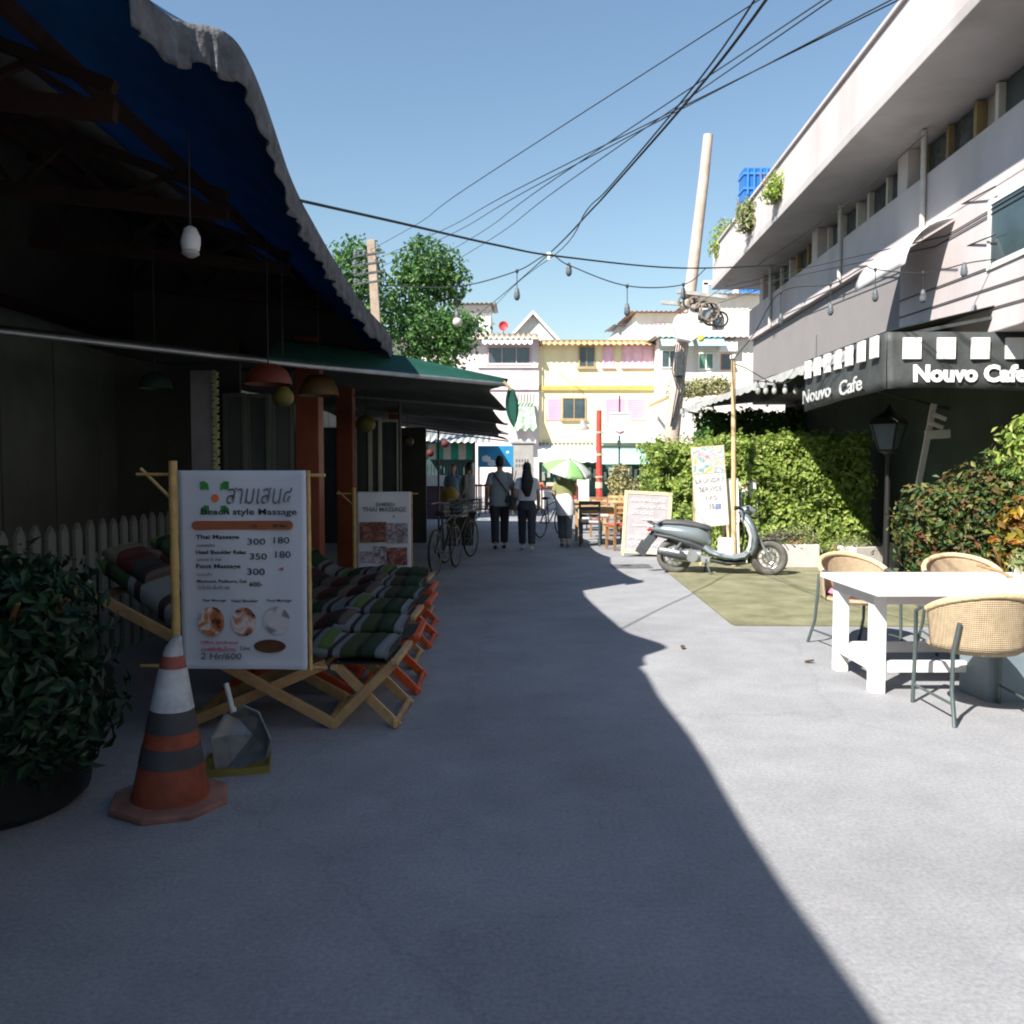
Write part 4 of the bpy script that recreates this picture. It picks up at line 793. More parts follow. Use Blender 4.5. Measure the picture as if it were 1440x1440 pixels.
for s_ in (-1, 1):
    g = MB(); g.tube([(.95, s_*.07, .93), (.90, s_*.22, .96), (.84, s_*.34, .95)], .016, 8); g.build('grip', black, sct, smooth=60)
    g = MB(); g.tube([(.93, s_*.17, .96), (.93, s_*.22, 1.08)], .006, 6); g.lathe([(.045, -.008), (.05, 0), (.045, .008)], (.93, s_*.24, 1.11), 16, 'x'); g.build('mirror', darkp, sct, smooth=50)
    g = MB(); g.tube([(L, s_*.075, .255), (L-.08, s_*.075, .42), (L-.14, s_*.06, .55)], .02, 8); g.build('fork', grey_metal, sct, smooth=60)
g = MB(); g.grid(lambda u, v: Vector((L+.285*math.cos(R(25+130*u)), (v-.5)*.13, .255+.285*math.sin(R(25+130*u)))), 16, 4); g.build('front_mudguard', darkp, sct, smooth=60, solid=.012)
g = MB(); g.loft([(-.22, -.14, .33), (-.1, -.15, .31), (.12, -.15, .27), (.2, -.14, .25)], [.045, .06, .06, .035], 14); g.build('exhaust', darkp, sct, smooth=60)
g = MB(); g.loft([(-.2, -.165, .345), (.08, -.175, .30)], [(.05, .03), (.05, .03)], 10); g.build('heat_shield', grey_metal, sct, smooth=50)
g = MB(); g.loft([(.0, -.06, .25), (.2, -.07, .27), (.38, -.06, .27)], [.08, .1, .09], 12); g.lathe([(.085, -.02), (.075, .01), (.02, .015)], (.26, -.16, .27), 16, 'y'); g.build('engine', grey_metal, sct, smooth=50)
g = MB(); g.tube([(.0, -.12, .3), (.1, -.11, .45), (.16, -.1, .56)], .03, 10); g.build('shock_absorber', steel, sct, smooth=50)
g = MB(); g.tube([(.45, -.1, .2), (.52, -.2, .01)], .012, 6); g.tube([(.45, .1, .2), (.42, .18, .01)], .012, 6); g.build('stand', steel, sct)
g = MB(); g.box((.72, .1, .40), (.22, .2, .24)); g.build('white_carry_box', whitep, sct, bev=.02)
# signs beside it
def panel_sign(name, label, px0, px1, py0, py1, Y, rz, lean, face, frame, fw=.04, th=.03, cat='sign', feet=True):
    a, b = W(px0, py0, Y), W(px1, py1, Y); w_ = (b.x-a.x)/math.cos(rz); z0, z1 = max(.05, b.z), a.z
    s = thing(name, label, cat, ((a.x+b.x)/2, Y, 0), rz); s.rotation_euler = (0, lean, rz) ; h_ = z1-z0
    g = MB(); g.bb(-w_/2+fw, w_/2-fw, -.006, .006, z0+fw, z1-fw); fp = g.build('panel', face, s)
    for q in ((-w_/2, -w_/2+fw, -th/2, th/2, z0, z1), (w_/2-fw, w_/2, -th/2, th/2, z0, z1), (-w_/2+fw, w_/2-fw, -th/2, th/2, z0, z0+fw), (-w_/2+fw, w_/2-fw, -th/2, th/2, z1-fw, z1)): g = MB(); g.bb(*q); g.build('frame', frame, s, bev=.003)
    if feet:
        for x in (-w_/2+.03, w_/2-.03): g = MB(); g.bar((x, .02, z0+.7*h_), (x, .35, .0), .03); g.bar((x, 0, 0), (x, 0, z0+.02), .03); g.build('leg', frame, s)
    return s, w_, z0, z1
chalk = M('chalk', (.72, .70, .70), .95, .1)
cb, cw_, c0, c1 = panel_sign('chalkboard', 'pale wood framed chalkboard covered in chalk writing behind the scooter', 874, 940, 691, 779, 14.6, R(-4), R(3), M('dusty_blackboard', (.40, .37, .385), .85, .15, 5), M('bright_pale_wood', (.66, .56, .36), .6, .12), .055)
def scrawl(root, x0, x1, z, h, mat, y=-.01, r=.007):    # a line of unreadable handwriting
    g = MB(); n = int((x1-x0)/h*9); pts = []
    ph = random.random()*6
    for i in range(n+1):
        t = i/n; pts.append(Vector((x0+(x1-x0)*t+h*.25*math.cos(i*1.9+ph), y, z+h*.5*math.sin(i*1.35+ph)*(.6+.4*noise.noise(Vector((i*.37, z*9, ph)))))))
    words = []; cur = []
    for p in pts:
        cur.append(p)
        if len(cur) > 5 and random.random() < .12: words.append(cur); cur = []
    if len(cur) > 2: words.append(cur)
    for w_ in words: g.tube(w_, r, 4)
    g.build('chalk_writing', mat, root)
for k, (h, a, b) in enumerate(((.10, -.28, .28), (.12, -.22, .3), (.1, -.28, .1), (.05, -.1, .2), (.06, -.24, .25), (.06, .0, .25), (.11, -.3, .15), (.12, -.28, .28), (.1, -.3, .2))):
    scrawl(cb, a*cw_/.8, b*cw_/.8, c1-.16-k*.107, h*.8, chalk)
ls_, lw, l0, l1 = panel_sign('laundry_sign', 'tall white laundry service banner leaning by the wooden post', 984, 1030, 627, 740, 13.25, R(3), R(-4.5), M('white_vinyl', (.72, .70, .68), .5, .05), M('pale_stick', (.62, .5, .3), .6, .15), .012, .015)
g = MB(); g.bb(-lw/2+.015, lw/2-.015, -.012, -.009, l1-.42, l1-.015); g.build('printed_photo', print_mat('laundry_photo', [(.55, .42, .12), (.7, .66, .55), (.15, .32, .36), (.7, .6, .62), (.55, .2, .22)], 5, 4), ls_)
for k, (s_, sz) in enumerate((('LAUNDRY', .10), ('SERVICE', .10), ('1 KG', .09), ('35', .10))): text(s_, sz, M('faded_ink', (.3, .27, .3), .6) if k == 0 else bpy.data.materials['faded_ink'], ls_, (0, -.012, l1-.56-k*.135), align='CENTER')
g = MB(); g.bb(.06, .15, -.012, -.009, l1-.98, l1-.90); g.build('blue_mark', M('blue_print', (.2, .27, .42), .5), ls_)
ws, ww, w0, w1 = panel_sign('white_board', 'plain white board standing against the wooden post', 1026, 1043, 673, 735, 13.35, R(10), R(-3), white, white, .01)
wb, ww, w0, w1 = panel_sign('marked_white_board', 'white board with brown marks leaning on the hedge', 1050, 1072, 676, 735, 13.5, R(-12), R(-5), white, white, .01)
for x, z, a in ((-.03, w1-.08, .6), (-.04, w1-.34, -.7), (-.02, w1-.42, -.4)): g = MB(); g.box((x, -.012, z), (.03, .006, .11), Matrix.Rotation(a, 3, 'Y')); g.build('brown_mark', brown_wood, wb)
post = thing('wooden_post', 'slim pale wooden post holding the string lights beside the laundry sign', 'post', G(1032, 797)); pz = W(1028, 503, 13.1).z
g = MB(); g.loft([(0, 0, 0), (-.02, 0, 1.4), (-.05, 0, pz)], [.042, .038, .034], 12); g.build('shaft', M('pale_post', (.55, .40, .22), .6, .2, 8, dirt=.2), post, smooth=60)
g = MB(); g.lathe([(.05, 0), (.055, .05), (.02, .07)], (-.05, 0, pz-.02), 10); g.build('cap', white, post)
g = MB(); g.tube([(-.03, -.03, pz-.1), (.12, -.05, pz-.16), (.55, -.1, pz-.42)], .008, 5); g.build('loose_cable', cable_mat, post)
# lantern on a post
lt = thing('street_lantern', 'black four sided lantern on a post in front of the dark cafe wall', 'lamp', (4.62, 10.5, 0)); bk = M('black_iron', (.015, .015, .015), .5, .2); lg = glass_mat('lantern_glass', (.10, .12, .12))
g = MB(); g.loft([(0, 0, 0), (0, 0, .1), (0, 0, .12), (0, 0, 1.7)], [.09, .08, .04, .03], 12); g.build('post', bk, lt, smooth=50)
g = MB(); g.lathe([(.03, 1.68), (.12, 1.72), (.12, 1.74), (.05, 1.75)], seg=4); g.build('lantern_base', bk, lt); g = MB(); g.lathe([(.26, 2.05), (.2, 2.12), (.08, 2.19), (.03, 2.25), (.012, 2.3)], seg=4); g.build('lantern_cap', bk, lt)
for k in range(4):
    a = R(90*k); b = R(90*k+90); g = MB(); g.bar((.12*math.cos(a), .12*math.sin(a), 1.74), (.22*math.cos(a), .22*math.sin(a), 2.05), .018); g.build('corner_bar', bk, lt)
    g = MB(); g.add([(.115*math.cos(a), .115*math.sin(a), 1.745), (.115*math.cos(b), .115*math.sin(b), 1.745), (.21*math.cos(b), .21*math.sin(b), 2.05), (.21*math.cos(a), .21*math.sin(a), 2.05)], [(0, 1, 2, 3)]); g.build('pane', lg, lt, solid=.004)
fl = thing('slatted_sign', 'leaning white slatted signpost in front of the dark cafe wall', 'sign', (W(1287, 700, 10.9).x, 10.9, 0)); fk = 10.9/1200
def fq(px, py, d=0): return Vector(((px-1287)*fk, d, W(1287, py, 10.9).z))
g = MB(); g.bar(fq(1283, 730), fq(1310, 568), .07, .04, (0, 1, 0)); g.build('post', M('warm_white', (.7, .64, .58), .6, .08), fl, bev=.005)  # post in a warmer, duller white than the slats
for (a, b, c, d, wd) in ((1306, 582, 1326, 590, .05), (1303, 594, 1322, 602, .05), (1297, 612, 1332, 610, .11)): g = MB(); g.bar(fq(a, b, -.03), fq(c, d, -.03), .03, wd, (0, 0, 1)); g.build('slat', white, fl, bev=.004)
# table and chairs ----------------------------------------------------
tb = thing('white_table', 'white painted wooden outdoor table with thick legs', 'table', (3.2, 5.93, 0))
X0, X1, Y0, Y1 = -.86, .86, -.5, .52
for k in range(5):
    d = (Y1-Y0)/5; g = MB(); g.bb(X0, X1, Y0+k*d+.002, Y0+(k+1)*d-.002, .685, .72); g.build('top_plank', white, tb, bev=.004)
for x in (X0+.11, X1-.11):
    for y in (-.25, .38): g = MB(); g.bb(x-.045, x+.045, y-.045, y+.045, 0, .684); g.build('leg', white, tb, bev=.005)
    g = MB(); g.bb(x-.03, x+.03, -.205, .335, .14, .22); g.build('stretcher', white, tb, bev=.004); g = MB(); g.bb(x-.04, x+.04, -.204, .334, .60, .683); g.build('apron', white, tb)
for y in (-.25, .38): g = MB(); g.bb(X0+.155, X1-.155, y-.02, y+.02, .60, .682); g.build('apron', white, tb); g = MB(); g.bb(X0+.155, X1-.155, y-.025, y+.025, .14, .215); g.build('stretcher', white, tb, bev=.004)
rattan = M('cream_rattan', (.58, .45, .29), .7, .15, 25, bump=.5, bscale=140, transl=.12); rim = M('rattan_rim', (.60, .46, .27), .6, .15, 30, bump=.4, bscale=90); chm = M('grey_green_metal', (.10, .13, .13), .4, .2, metal=.4); cus = M('mauve_cushion', (.42, .2, .28), .85, .15, 10, bump=.2)
def weave(m):
    n = m.node_tree.nodes; l = m.node_tree.links; b = n['Principled BSDF']; tc = n.new('ShaderNodeTexCoord'); out = []
    for d in ('Z', 'X'):
        q = n.new('ShaderNodeTexWave'); q.bands_direction = d; q.inputs['Scale'].default_value = 26; q.inputs['Distortion'].default_value = .6; l.new(tc.outputs['Object'], q.inputs['Vector']); out.append(q.outputs[1])
    a = n.new('ShaderNodeMath'); a.operation = 'MULTIPLY'; l.new(out[0], a.inputs[0]); l.new(out[1], a.inputs[1])
    bp = n.new('ShaderNodeBump'); bp.inputs['Strength'].default_value = .9; bp.inputs['Distance'].default_value = .006; l.new(a.outputs[0], bp.inputs['Height']); l.new(bp.outputs[0], b.inputs['Normal'])
    src = b.inputs['Base Color'].links[0].from_socket; mx = n.new('ShaderNodeMix'); mx.data_type = 'RGBA'; mx.blend_type = 'MULTIPLY'; mx.inputs[0].default_value = .55
    mr = n.new('ShaderNodeMapRange'); mr.inputs[3].default_value = .45; mr.inputs[4].default_value = 1.1; l.new(a.outputs[0], mr.inputs[0]); l.new(src, mx.inputs[6]); l.new(mr.outputs[0], mx.inputs[7]); l.new(mx.outputs[2], b.inputs['Base Color'])
weave(rattan)
def rchair(label, loc, rz):
    c = thing('rattan_chair', label, 'chair', loc, rz, 'rattan tub chairs round the white table')
    def arc(a): return Vector((.27*math.sin(a), -.24*math.cos(a)-.0, 0))       # back at -y, chair faces +y
    def f(u, v):
        a = R(-88+176*u); top = .77-.12*(abs(a)/R(88))**1.8; q = arc(a)*(1+.10*v); return Vector((q.x, q.y if abs(a) < R(90) else q.y, .42+(top-.42)*v))
    g = MB(); g.grid(f, 30, 8); g.build('woven_back', rattan, c, smooth=60, solid=.012)
    g = MB(); g.loft([f(k/30, 1) for k in range(31)], [.022]*31, 8, up=(0, 0, 1)); g.build('top_rim', rim, c, smooth=60)
    g = MB(); g.lathe([(.02, .40), (.25, .40), (.265, .42), (.25, .44), (.02, .44)], (0, .02, 0), 24); g.build('seat', rattan, c, smooth=50)
    g = MB(); g.lathe([(.02, .44), (.21, .442), (.235, .47), (.2, .50), (.02, .505)], (0, .02, 0), 24); g.build('seat_cushion', cus, c, smooth=60)
    for s_ in (-1, 1):
        g = MB(); g.tube([(s_*.27, .24, 0), (s_*.265, .23, .40), (s_*.275, .21, .60), (s_*.275, .12, .645), (s_*.29, -.03, .655)], .013, 8); g.build('front_leg', chm, c, smooth=60)
        g = MB(); g.tube([(s_*.25, -.30, 0), (s_*.235, -.22, .2), (s_*.225, -.2, .42), (s_*.2, -.22, .6)], .013, 8); g.build('rear_leg', chm, c, smooth=60)
        g = MB(); g.tube([(s_*.268, .235, .12), (s_*.24, -.25, .12)], .009, 6); g.build('stretcher', chm, c, smooth=60)
    return c
rchair('rattan tub chair at the table end next to the turf mat', (2.88, 7.12, 0), R(180+12))
rchair('rattan tub chair behind the white table by the croton shrub', (3.72, 7.0, 0), R(180-8))
rchair('rattan tub chair with its back to the road', (2.84, 5.18, 0), R(-3))
rchair('rattan tub chair beside the one with its back to the road', (3.72, 5.1, 0), R(6))
tp_ = shrub('table_plant', 'small light green plant on the white table', (3.62, 6.05, .72), (((0, 0, .12), (.09, .09, .10), 130),), .05, pale_leaf, 'plant', 4, .08); g = MB(); g.lathe([(.04, 0), (.055, .08), (.05, .08), (.03, .05)], seg=16); g.build('pot', white, tp_, smooth=50)
cr2 = thing('grey_crate', 'grey plastic crate on the ground under the white table', 'crate', (3.25, 5.6, 0), R(6)); cm_ = M('blue_grey_plastic', (.18, .23, .26), .6, .15)
for q in ((-.2, .2, -.15, -.135, 0, .3), (-.2, .2, .135, .15, 0, .3), (-.2, -.185, -.135, .135, 0, .298), (.185, .2, -.135, .135, 0, .298), (-.185, .185, -.135, .135, .005, .02)): g = MB(); g.bb(*q); g.build('side', cm_, cr2)
# ================================================================== PEOPLE
skin = M('skin', (.42, .25, .17), .55, .08, 8, spec=.3); hairm = M('black_hair', (.012, .011, .012), .45, .3, 30, bump=.4, bscale=90)
def hand(mb, wpt, d, side, curl=.35, s=1.0):
    wpt = Vector(wpt); d = Vector(d).normalized(); pal = Vector((side, 0, 0)).cross(d)
    if pal.length < .1: pal = Vector((0, 1, 0))
    f = pal.normalized(); acr = d.cross(f).normalized()      # acr: across the knuckles, f: the way the fingers curl
    mb.loft([wpt-d*.02, wpt+d*.02*s, wpt+d*.06*s, wpt+d*.092*s], [.022*s, (.030*s, .018*s), (.040*s, .016*s), (.038*s, .014*s)], 10, up=f)
    for k, ln in enumerate((.066, .078, .072, .056)):
        b = wpt+d*.085*s+acr*((k-1.5)*.021*s); p = [b]; dd = d.copy()
        for j, q in enumerate((.45, .32, .25)):
            dd = (dd+f*curl*(.7+.3*j)).normalized(); p.append(p[-1]+dd*ln*q*s)
        mb.loft(p, [.010*s, .0095*s, .009*s, .007*s], 7, up=acr)
    b = wpt+d*.03*s-acr*.03*s; mb.loft([b, b-acr*.022*s+d*.025*s+f*.01*s, b-acr*.026*s+d*.055*s+f*.02*s], [.013*s, .011*s, .008*s], 7, up=f)
def person(name, label, loc, rz, H, shirt, trous, shoe, stride=.18, arms=None, long_hair=0, long_sleeve=0, top_len=.86, wide=1.0, hat=None, detail=.010, leg_end=.09, hairm_=hairm):
    P = thing(name, label, 'person', loc, rz); k = H/1.72
    V = lambda x, y, z: Vector((x, y, z))*k
    A = arms or {-1: [(-.165, 0, 1.375), (-.225, -.05, 1.12), (-.235, .07, .90)], 1: [(.165, 0, 1.375), (.225, .0, 1.11), (.235, .13, .90)]}
    legs = {}
    for s_ in (-1, 1):
        f = stride*s_; legs[s_] = [V(s_*.09, 0, .90), V(s_*.095, f*.55+.03, .49), V(s_*.095, f-.0, .09+max(0, -f)*.12)]
    b = MB()
    b.loft([V(0, 0, .86), V(0, 0, 1.0), V(0, 0, 1.15), V(0, .0, 1.3), V(0, -.01, 1.40), V(0, -.01, 1.45)], [(.15*k, .10*k), (.145*k, .095*k), (.14*k, .09*k), (.165*k, .105*k), (.15*k, .085*k), (.07*k, .06*k)], 16)
    b.loft([V(0, -.01, 1.40), V(0, .0, 1.47), V(0, .01, 1.54)], [.058*k, .052*k, .055*k], 12)
    b.loft([V(0, .03, 1.485), V(0, .025, 1.51), V(0, .015, 1.56), V(0, .008, 1.62), V(0, 0, 1.67), V(0, -.005, 1.705), V(0, -.005, 1.72)], [(.03*k, .04*k), (.055*k, .065*k), (.068*k, .085*k), (.076*k, .094*k), (.07*k, .086*k), (.045*k, .055*k), (.012*k, .014*k)], 16)
    b.loft([V(0, .10, 1.625), V(0, .118, 1.59), V(0, .095, 1.578)], [.009*k, .015*k, .01*k], 8, up=(1, 0, 0))            # nose
    for s_ in (-1, 1): b.loft([V(s_*.074, -.005, 1.575), V(s_*.084, -.012, 1.605), V(s_*.078, -.01, 1.635)], [.008*k, .013*k, .008*k], 6)   # ears
    b.loft([V(-.022, .092, 1.545), V(0, .098, 1.545), V(.022, .092, 1.545)], [.006*k, .009*k, .006*k], 6, up=(0, 0, 1))   # lips
    for s_ in (-1, 1):
        a = [V(*q) for q in A[s_]]; m1, m2 = a[0].lerp(a[1], .5), a[1].lerp(a[2], .45)
        b.loft([a[0]-V(s_*.05, 0, 0), a[0], m1, a[1], m2, a[2]], [.05*k, .052*k, .046*k, .038*k, .036*k, .025*k], 10); hand(b, a[2], a[2]-a[1], s_, .35 if A.get('grip') != s_ else .95, k)
        l = legs[s_]; b.loft([l[0], l[0].lerp(l[1], .5), l[1], l[1].lerp(l[2], .4), l[2]], [.085*k, .07*k, .052*k, .052*k, .034*k], 12)
    bo = b.build('body', skin, P); remesh(bo, detail, 3)
    # hair
    b = MB(); b.loft([V(0, -.035, 1.53), V(0, -.03, 1.57), V(0, -.022, 1.63), V(0, -.016, 1.68), V(0, -.01, 1.72), V(0, -.008, 1.74)], [(.055*k, .045*k), (.076*k, .068*k), (.085*k, .088*k), (.08*k, .09*k), (.056*k, .062*k), (.02*k, .02*k)], 16)
    if long_hair: b.loft([V(0, -.05, 1.62), V(0, -.085, 1.5), V(.01, -.125, 1.38), V(.0, -.135, 1.38-long_hair*.5), V(.02, -.13, 1.38-long_hair)], [(.078*k, .05*k), (.10*k, .05*k), (.125*k, .045*k), (.11*k, .04*k), (.05*k, .018*k)], 14)
    h_ = b.build('hair', hairm_, P); remesh(h_, .012, 2)
    # top
    b = MB(); t = top_len
    b.loft([V(0, 0, t), V(0, 0, 1.0), V(0, 0, 1.15), V(0, 0, 1.3), V(0, -.01, 1.39), V(0, -.01, 1.455)], [(.19*k*wide, .135*k*wide), (.178*k*wide, .125*k), (.172*k*wide, .12*k), (.178*k, .125*k), (.13*k, .10*k), (.07*k, .066*k)], 18)
    for s_ in (-1, 1):
        a = [V(*q) for q in A[s_]]; e = a[0].lerp(a[1], .72) if not long_sleeve else a[1].lerp(a[2], .8)
        if long_sleeve: b.loft([a[0]-V(s_*.06, 0, -.012), a[0], a[0].lerp(a[1], .5), a[1], e], [.06*k, .06*k, .06*k, .054*k, .042*k], 12)
        else: b.loft([a[0]-V(s_*.06, 0, -.012), a[0], a[0].lerp(a[1], .4), e], [.06*k, .062*k, .066*k, .068*k], 12)
    t_ = b.build('top', shirt, P); remesh(t_, .013, 3)
    # trousers
    b = MB(); b.loft([V(0, 0, .80), V(0, 0, .90), V(0, 0, 1.03)], [(.165*k, .115*k), (.168*k, .12*k), (.15*k, .105*k)], 16)
    for s_ in (-1, 1):
        l = legs[s_]; e = l[1].lerp(l[2], (1-leg_end)); b.loft([l[0]+V(0, 0, .0), l[0].lerp(l[1], .5), l[1], l[1].lerp(l[2], .5), e], [.098*k, .088*k*wide, .075*k*wide, .07*k*wide, .066*k*wide], 12)
    o = b.build('trousers', trous, P); remesh(o, .013, 3)
    for s_ in (-1, 1):
        l = legs[s_][2]; up_ = max(0, l.z-.09*k); b = MB()
        b.loft([l+V(0, -.06, -.055), l+V(0, -.03, -.05), l+V(0, .05, -.055), l+V(0, .13, -.065), l+V(0, .175, -.07)], [(.025*k, .02*k), (.038*k, .038*k), (.042*k, .034*k), (.042*k, .024*k), (.025*k, .015*k)], 12, up=(0, 0, 1)); b.build('shoe', shoe, P, smooth=60)
    if hat: b = MB(); b.lathe([(.19*k, 1.64*k), (.12*k, 1.665*k), (.105*k, 1.67*k), (.095*k, 1.74*k), (.05*k, 1.76*k), (.01*k, 1.762*k)], (0, -.005, 0), 20); b.build('hat', hat, P, smooth=50)
    return P
cl = lambda n, c, v=.12: M(n, c, .85, v, 6, bump=.35, bscale=14)
man = person('person', 'person in a loose grey shirt and black trousers with a crossbody bag', G(703, 773), R(4), 1.74, cl('grey_shirt', (.26, .29, .31)), cl('black_trousers', (.025, .027, .032)), black, .24, top_len=.80, wide=1.08)
m2 = bpy.data.objects.new('tmp', None)
strap = MB(); strap.grid(lambda u, v: Vector((-.14+.36*u, -.145-.02*math.sin(3.14*u)+(.0), 1.45-.50*u+.02*(v-.5)*2)), 14, 1); strap.build('bag_strap', black, man, solid=.008)
bagm = M('black_bag', (.02, .02, .023), .5, .2); b = MB(); b.box((.2, -.16, .94), (.2, .07, .13), Matrix.Rotation(.25, 3, 'Y')); b.build('shoulder_bag', bagm, man, bev=.02)
wom = person('person', 'person with long dark hair in a white blouse and dark trousers', G(741, 774), R(-2), 1.62, cl('white_blouse', (.62, .63, .66), .06), cl('navy_trousers', (.045, .05, .062)), M('white_sneaker', (.6, .6, .6), .6), -.22, long_hair=.32, top_len=.98, wide=1.12)
b = MB(); b.box((-.27, -.02, .88), (.09, .2, .26)); b.build('tote_bag', bagm, wom, bev=.02); b = MB(); b.tube([(-.27, .06, 1.0), (-.25, .03, 1.2), (-.2, .0, 1.47), (-.25, -.05, 1.2), (-.27, -.08, 1.0)], .007, 5); b.build('bag_handle', bagm, wom)
lady = person('person', 'person in an olive top and grey trousers under a green and white umbrella', G(794, 770), R(-12), 1.56, cl('olive_top', (.20, .21, .09)), cl('grey_trousers', (.10, .115, .12)), M('grey_shoe', (.12, .12, .13), .6), -.22, top_len=.95, wide=1.1, leg_end=.25, arms={-1: [(-.165, 0, 1.375), (-.24, .0, 1.12), (-.2, .14, 1.0)], 1: [(.165, 0, 1.375), (.2, .06, 1.12), (.02, .2, 1.22)], 'grip': 1}, hat=None)
b = MB(); b.loft([(-.02, -.01, 1.02), (0, -.02, .9), (.02, -.02, .72), (.02, -.01, .64)], [(.15, .12), (.18, .145), (.19, .15), (.185, .145)], 16); b.build('white_shirt_tail', cl('white_cotton', (.68, .66, .66), .05), lady, smooth=60)
b = MB(); b.loft([(-.1, -.08, 1.60), (-.11, -.11, 1.5), (-.12, -.12, 1.4), (-.1, -.1, 1.3)], [.03, .05, .055, .03], 12); b.build('white_scarf', cl('white_scarf', (.7, .66, .63), .05), lady, smooth=60)
# umbrella held above
um = thing('umbrella', 'tilted green and white umbrella held over the person in olive', 'umbrella', G(794, 770)+Vector((.0, .19, 1.2)), 0); um.rotation_euler = (R(20), R(12), 0)
ug = M('green_nylon', (.32, .58, .22), .6, .1, 4, transl=.35); uw = M('white_nylon', (.72, .74, .72), .6, .05, 4, transl=.35)
N8 = 8; Ru, Hu = .50, .20
for k in range(N8):
    a0, a1 = 6.2832*k/N8, 6.2832*(k+1)/N8
    def f(u, v): a = a0+(a1-a0)*u; r = Ru*v*(1-.06*math.sin(math.pi*u)*v); return Vector((r*math.cos(a), r*math.sin(a), .52-Hu*v**2.0))
    b = MB(); b.grid(f, 5, 8); b.build('canopy_panel', ug if k % 2 == 0 else uw, um, smooth=60, solid=.002)
    b = MB(); b.tube([(0, 0, .505), (Ru*.5*math.cos(a0), Ru*.5*math.sin(a0), .505-Hu*.25), (Ru*math.cos(a0), Ru*math.sin(a0), .51-Hu)], .004, 5); b.build('rib', grey_metal, um)
b = MB(); b.tube([(0, 0, -.1), (0, 0, .58)], .007, 8); b.build('shaft', grey_metal, um); b = MB(); b.tube([(0, 0, -.16), (0, 0, -.02)], .014, 8); b.build('handle', black, um, smooth=50)
p1 = person('person', 'person with dark hair in a grey dress jacket beside the parked bicycle', G(659, 748), R(60), 1.66, cl('grey_jacket', (.22, .22, .21)), cl('faded_jeans', (.12, .15, .18)), M('pale_shoe', (.5, .48, .46), .6), .1, top_len=.78, wide=1.15, detail=.014, long_sleeve=1)
b = MB(); b.box((.02, .18, 1.12), (.14, .06, .42)); b.build('white_apron', cl('white_apron', (.6, .54, .5), .06), p1, bev=.03)
p2 = person('person', 'person in a light blue tee standing at the striped food stall', G(637, 742), R(170), 1.62, cl('blue_tee', (.22, .36, .5)), cl('dark_jeans', (.04, .05, .07)), black, .06, detail=.014)
b = MB(); b.loft([(0, .28, 1.02), (.0, .33, .95), (.02, .35, .80), (.02, .33, .68)], [(.12, .08), (.22, .14), (.24, .16), (.14, .1)], 16); b.build('yellow_bag', M('mustard_bag', (.42, .28, .05), .7, .25, 7), p2, smooth=60)
# ================================================================== FAR STREET
def bicycle(label, loc, rz, tint=(.03, .03, .035)):
    c = thing('bicycle', label, 'bicycle', loc, rz, 'parked bicycles'); fm = M('bike_frame', tint, .4, .2)
    for x in (0, 1.05):
        g = MB(); g.torus((x, 0, .33), .31, .018, 'y', 32, 8); wh = g.build('wheel', black, c, smooth=60)
        g = MB(); g.torus((x, 0, .33), .288, .008, 'y', 28, 6)
        for k in range(12): a = 6.2832*k/12; g.tube([(x, .02*(-1)**k, .33), (x+.285*math.cos(a), 0, .33+.285*math.sin(a))], .0025, 4)
        g.build('rim', grey_metal, wh, smooth=60)
    g = MB()
    for p, q in (((.42, 0, .3), (.34, 0, .78)), ((.42, 0, .3), (.92, 0, .72)), ((.36, 0, .70), (.90, 0, .80)), ((0, 0, .33), (.42, 0, .3)), ((0, 0, .33), (.36, 0, .72)), ((1.05, 0, .33), (.88, 0, .92))): g.tube([p, q], .016, 8)
    g.build('frame', fm, c, smooth=60)
    g = MB(); g.loft([(.2, 0, .86), (.3, 0, .87), (.46, 0, .86)], [(.08, .03), (.07, .03), (.02, .015)], 10, up=(0, 0, 1)); g.tube([(.34, 0, .78), (.33, 0, .86)], .012); g.build('saddle', black, c, smooth=60)
    g = MB(); g.tube([(.78, -.3, .98), (.86, -.2, 1.0), (.90, 0, .96), (.86, .2, 1.0), (.78, .3, .98)], .012, 8); g.build('handlebar', grey_metal, c, smooth=60)
    g = MB(); g.torus((.42, -.05, .3), .08, .006, 'y', 20, 6); g.tube([(.42, -.07, .3), (.5, -.07, .16)], .008); g.tube([(.42, .07, .3), (.34, .07, .44)], .008); g.build('crank', grey_metal, c)
    g = MB(); g.bb(.93, 1.2, -.14, .14, .78, .80)
    for z in (.86, .92, .99):
        g.tube([(.94, -.15, z), (1.22, -.15, z), (1.22, .15, z), (.94, .15, z), (.94, -.15, z)], .005, 5)
    for k in range(6): g.tube([(.95+.05*k, -.15, .8), (.95+.05*k, -.15, .99)], .004, 4); g.tube([(.95+.05*k, .15, .8), (.95+.05*k, .15, .99)], .004, 4)
    g.build('basket', grey_metal, c); return c
bicycle('dark bicycle standing behind the person with the umbrella', (.62, 18.6, 0), R(62))
bicycle('black bicycle parked beside the picture banner', W(616, 700, 12.2)*Vector((1, 1, 0)) if False else (W(612, 700, 12.0).x, 12.0, 0), R(78), (.02, .02, .02))
bicycle('bicycle with wire basket leaning behind the black bicycle', (W(626, 700, 13.6).x, 13.6, 0), R(70), (.06, .06, .05))
bn = thing('dark_bin', 'dark square rubbish bin beside the bicycles', 'bin', (W(647, 700, 17).x, 17.0, 0), R(8)); bm_ = M('dark_bin_plastic', (.035, .033, .03), .7, .3)
g = MB(); g.prism([(-.24, 0), (.24, 0), (.28, .6), (-.28, .6)], -.22, .22, 'y'); g.build('body', bm_, bn, bev=.02); g = MB(); g.bb(-.30, .30, -.25, .25, .603, .66); g.build('lid', bm_, bn, bev=.02)
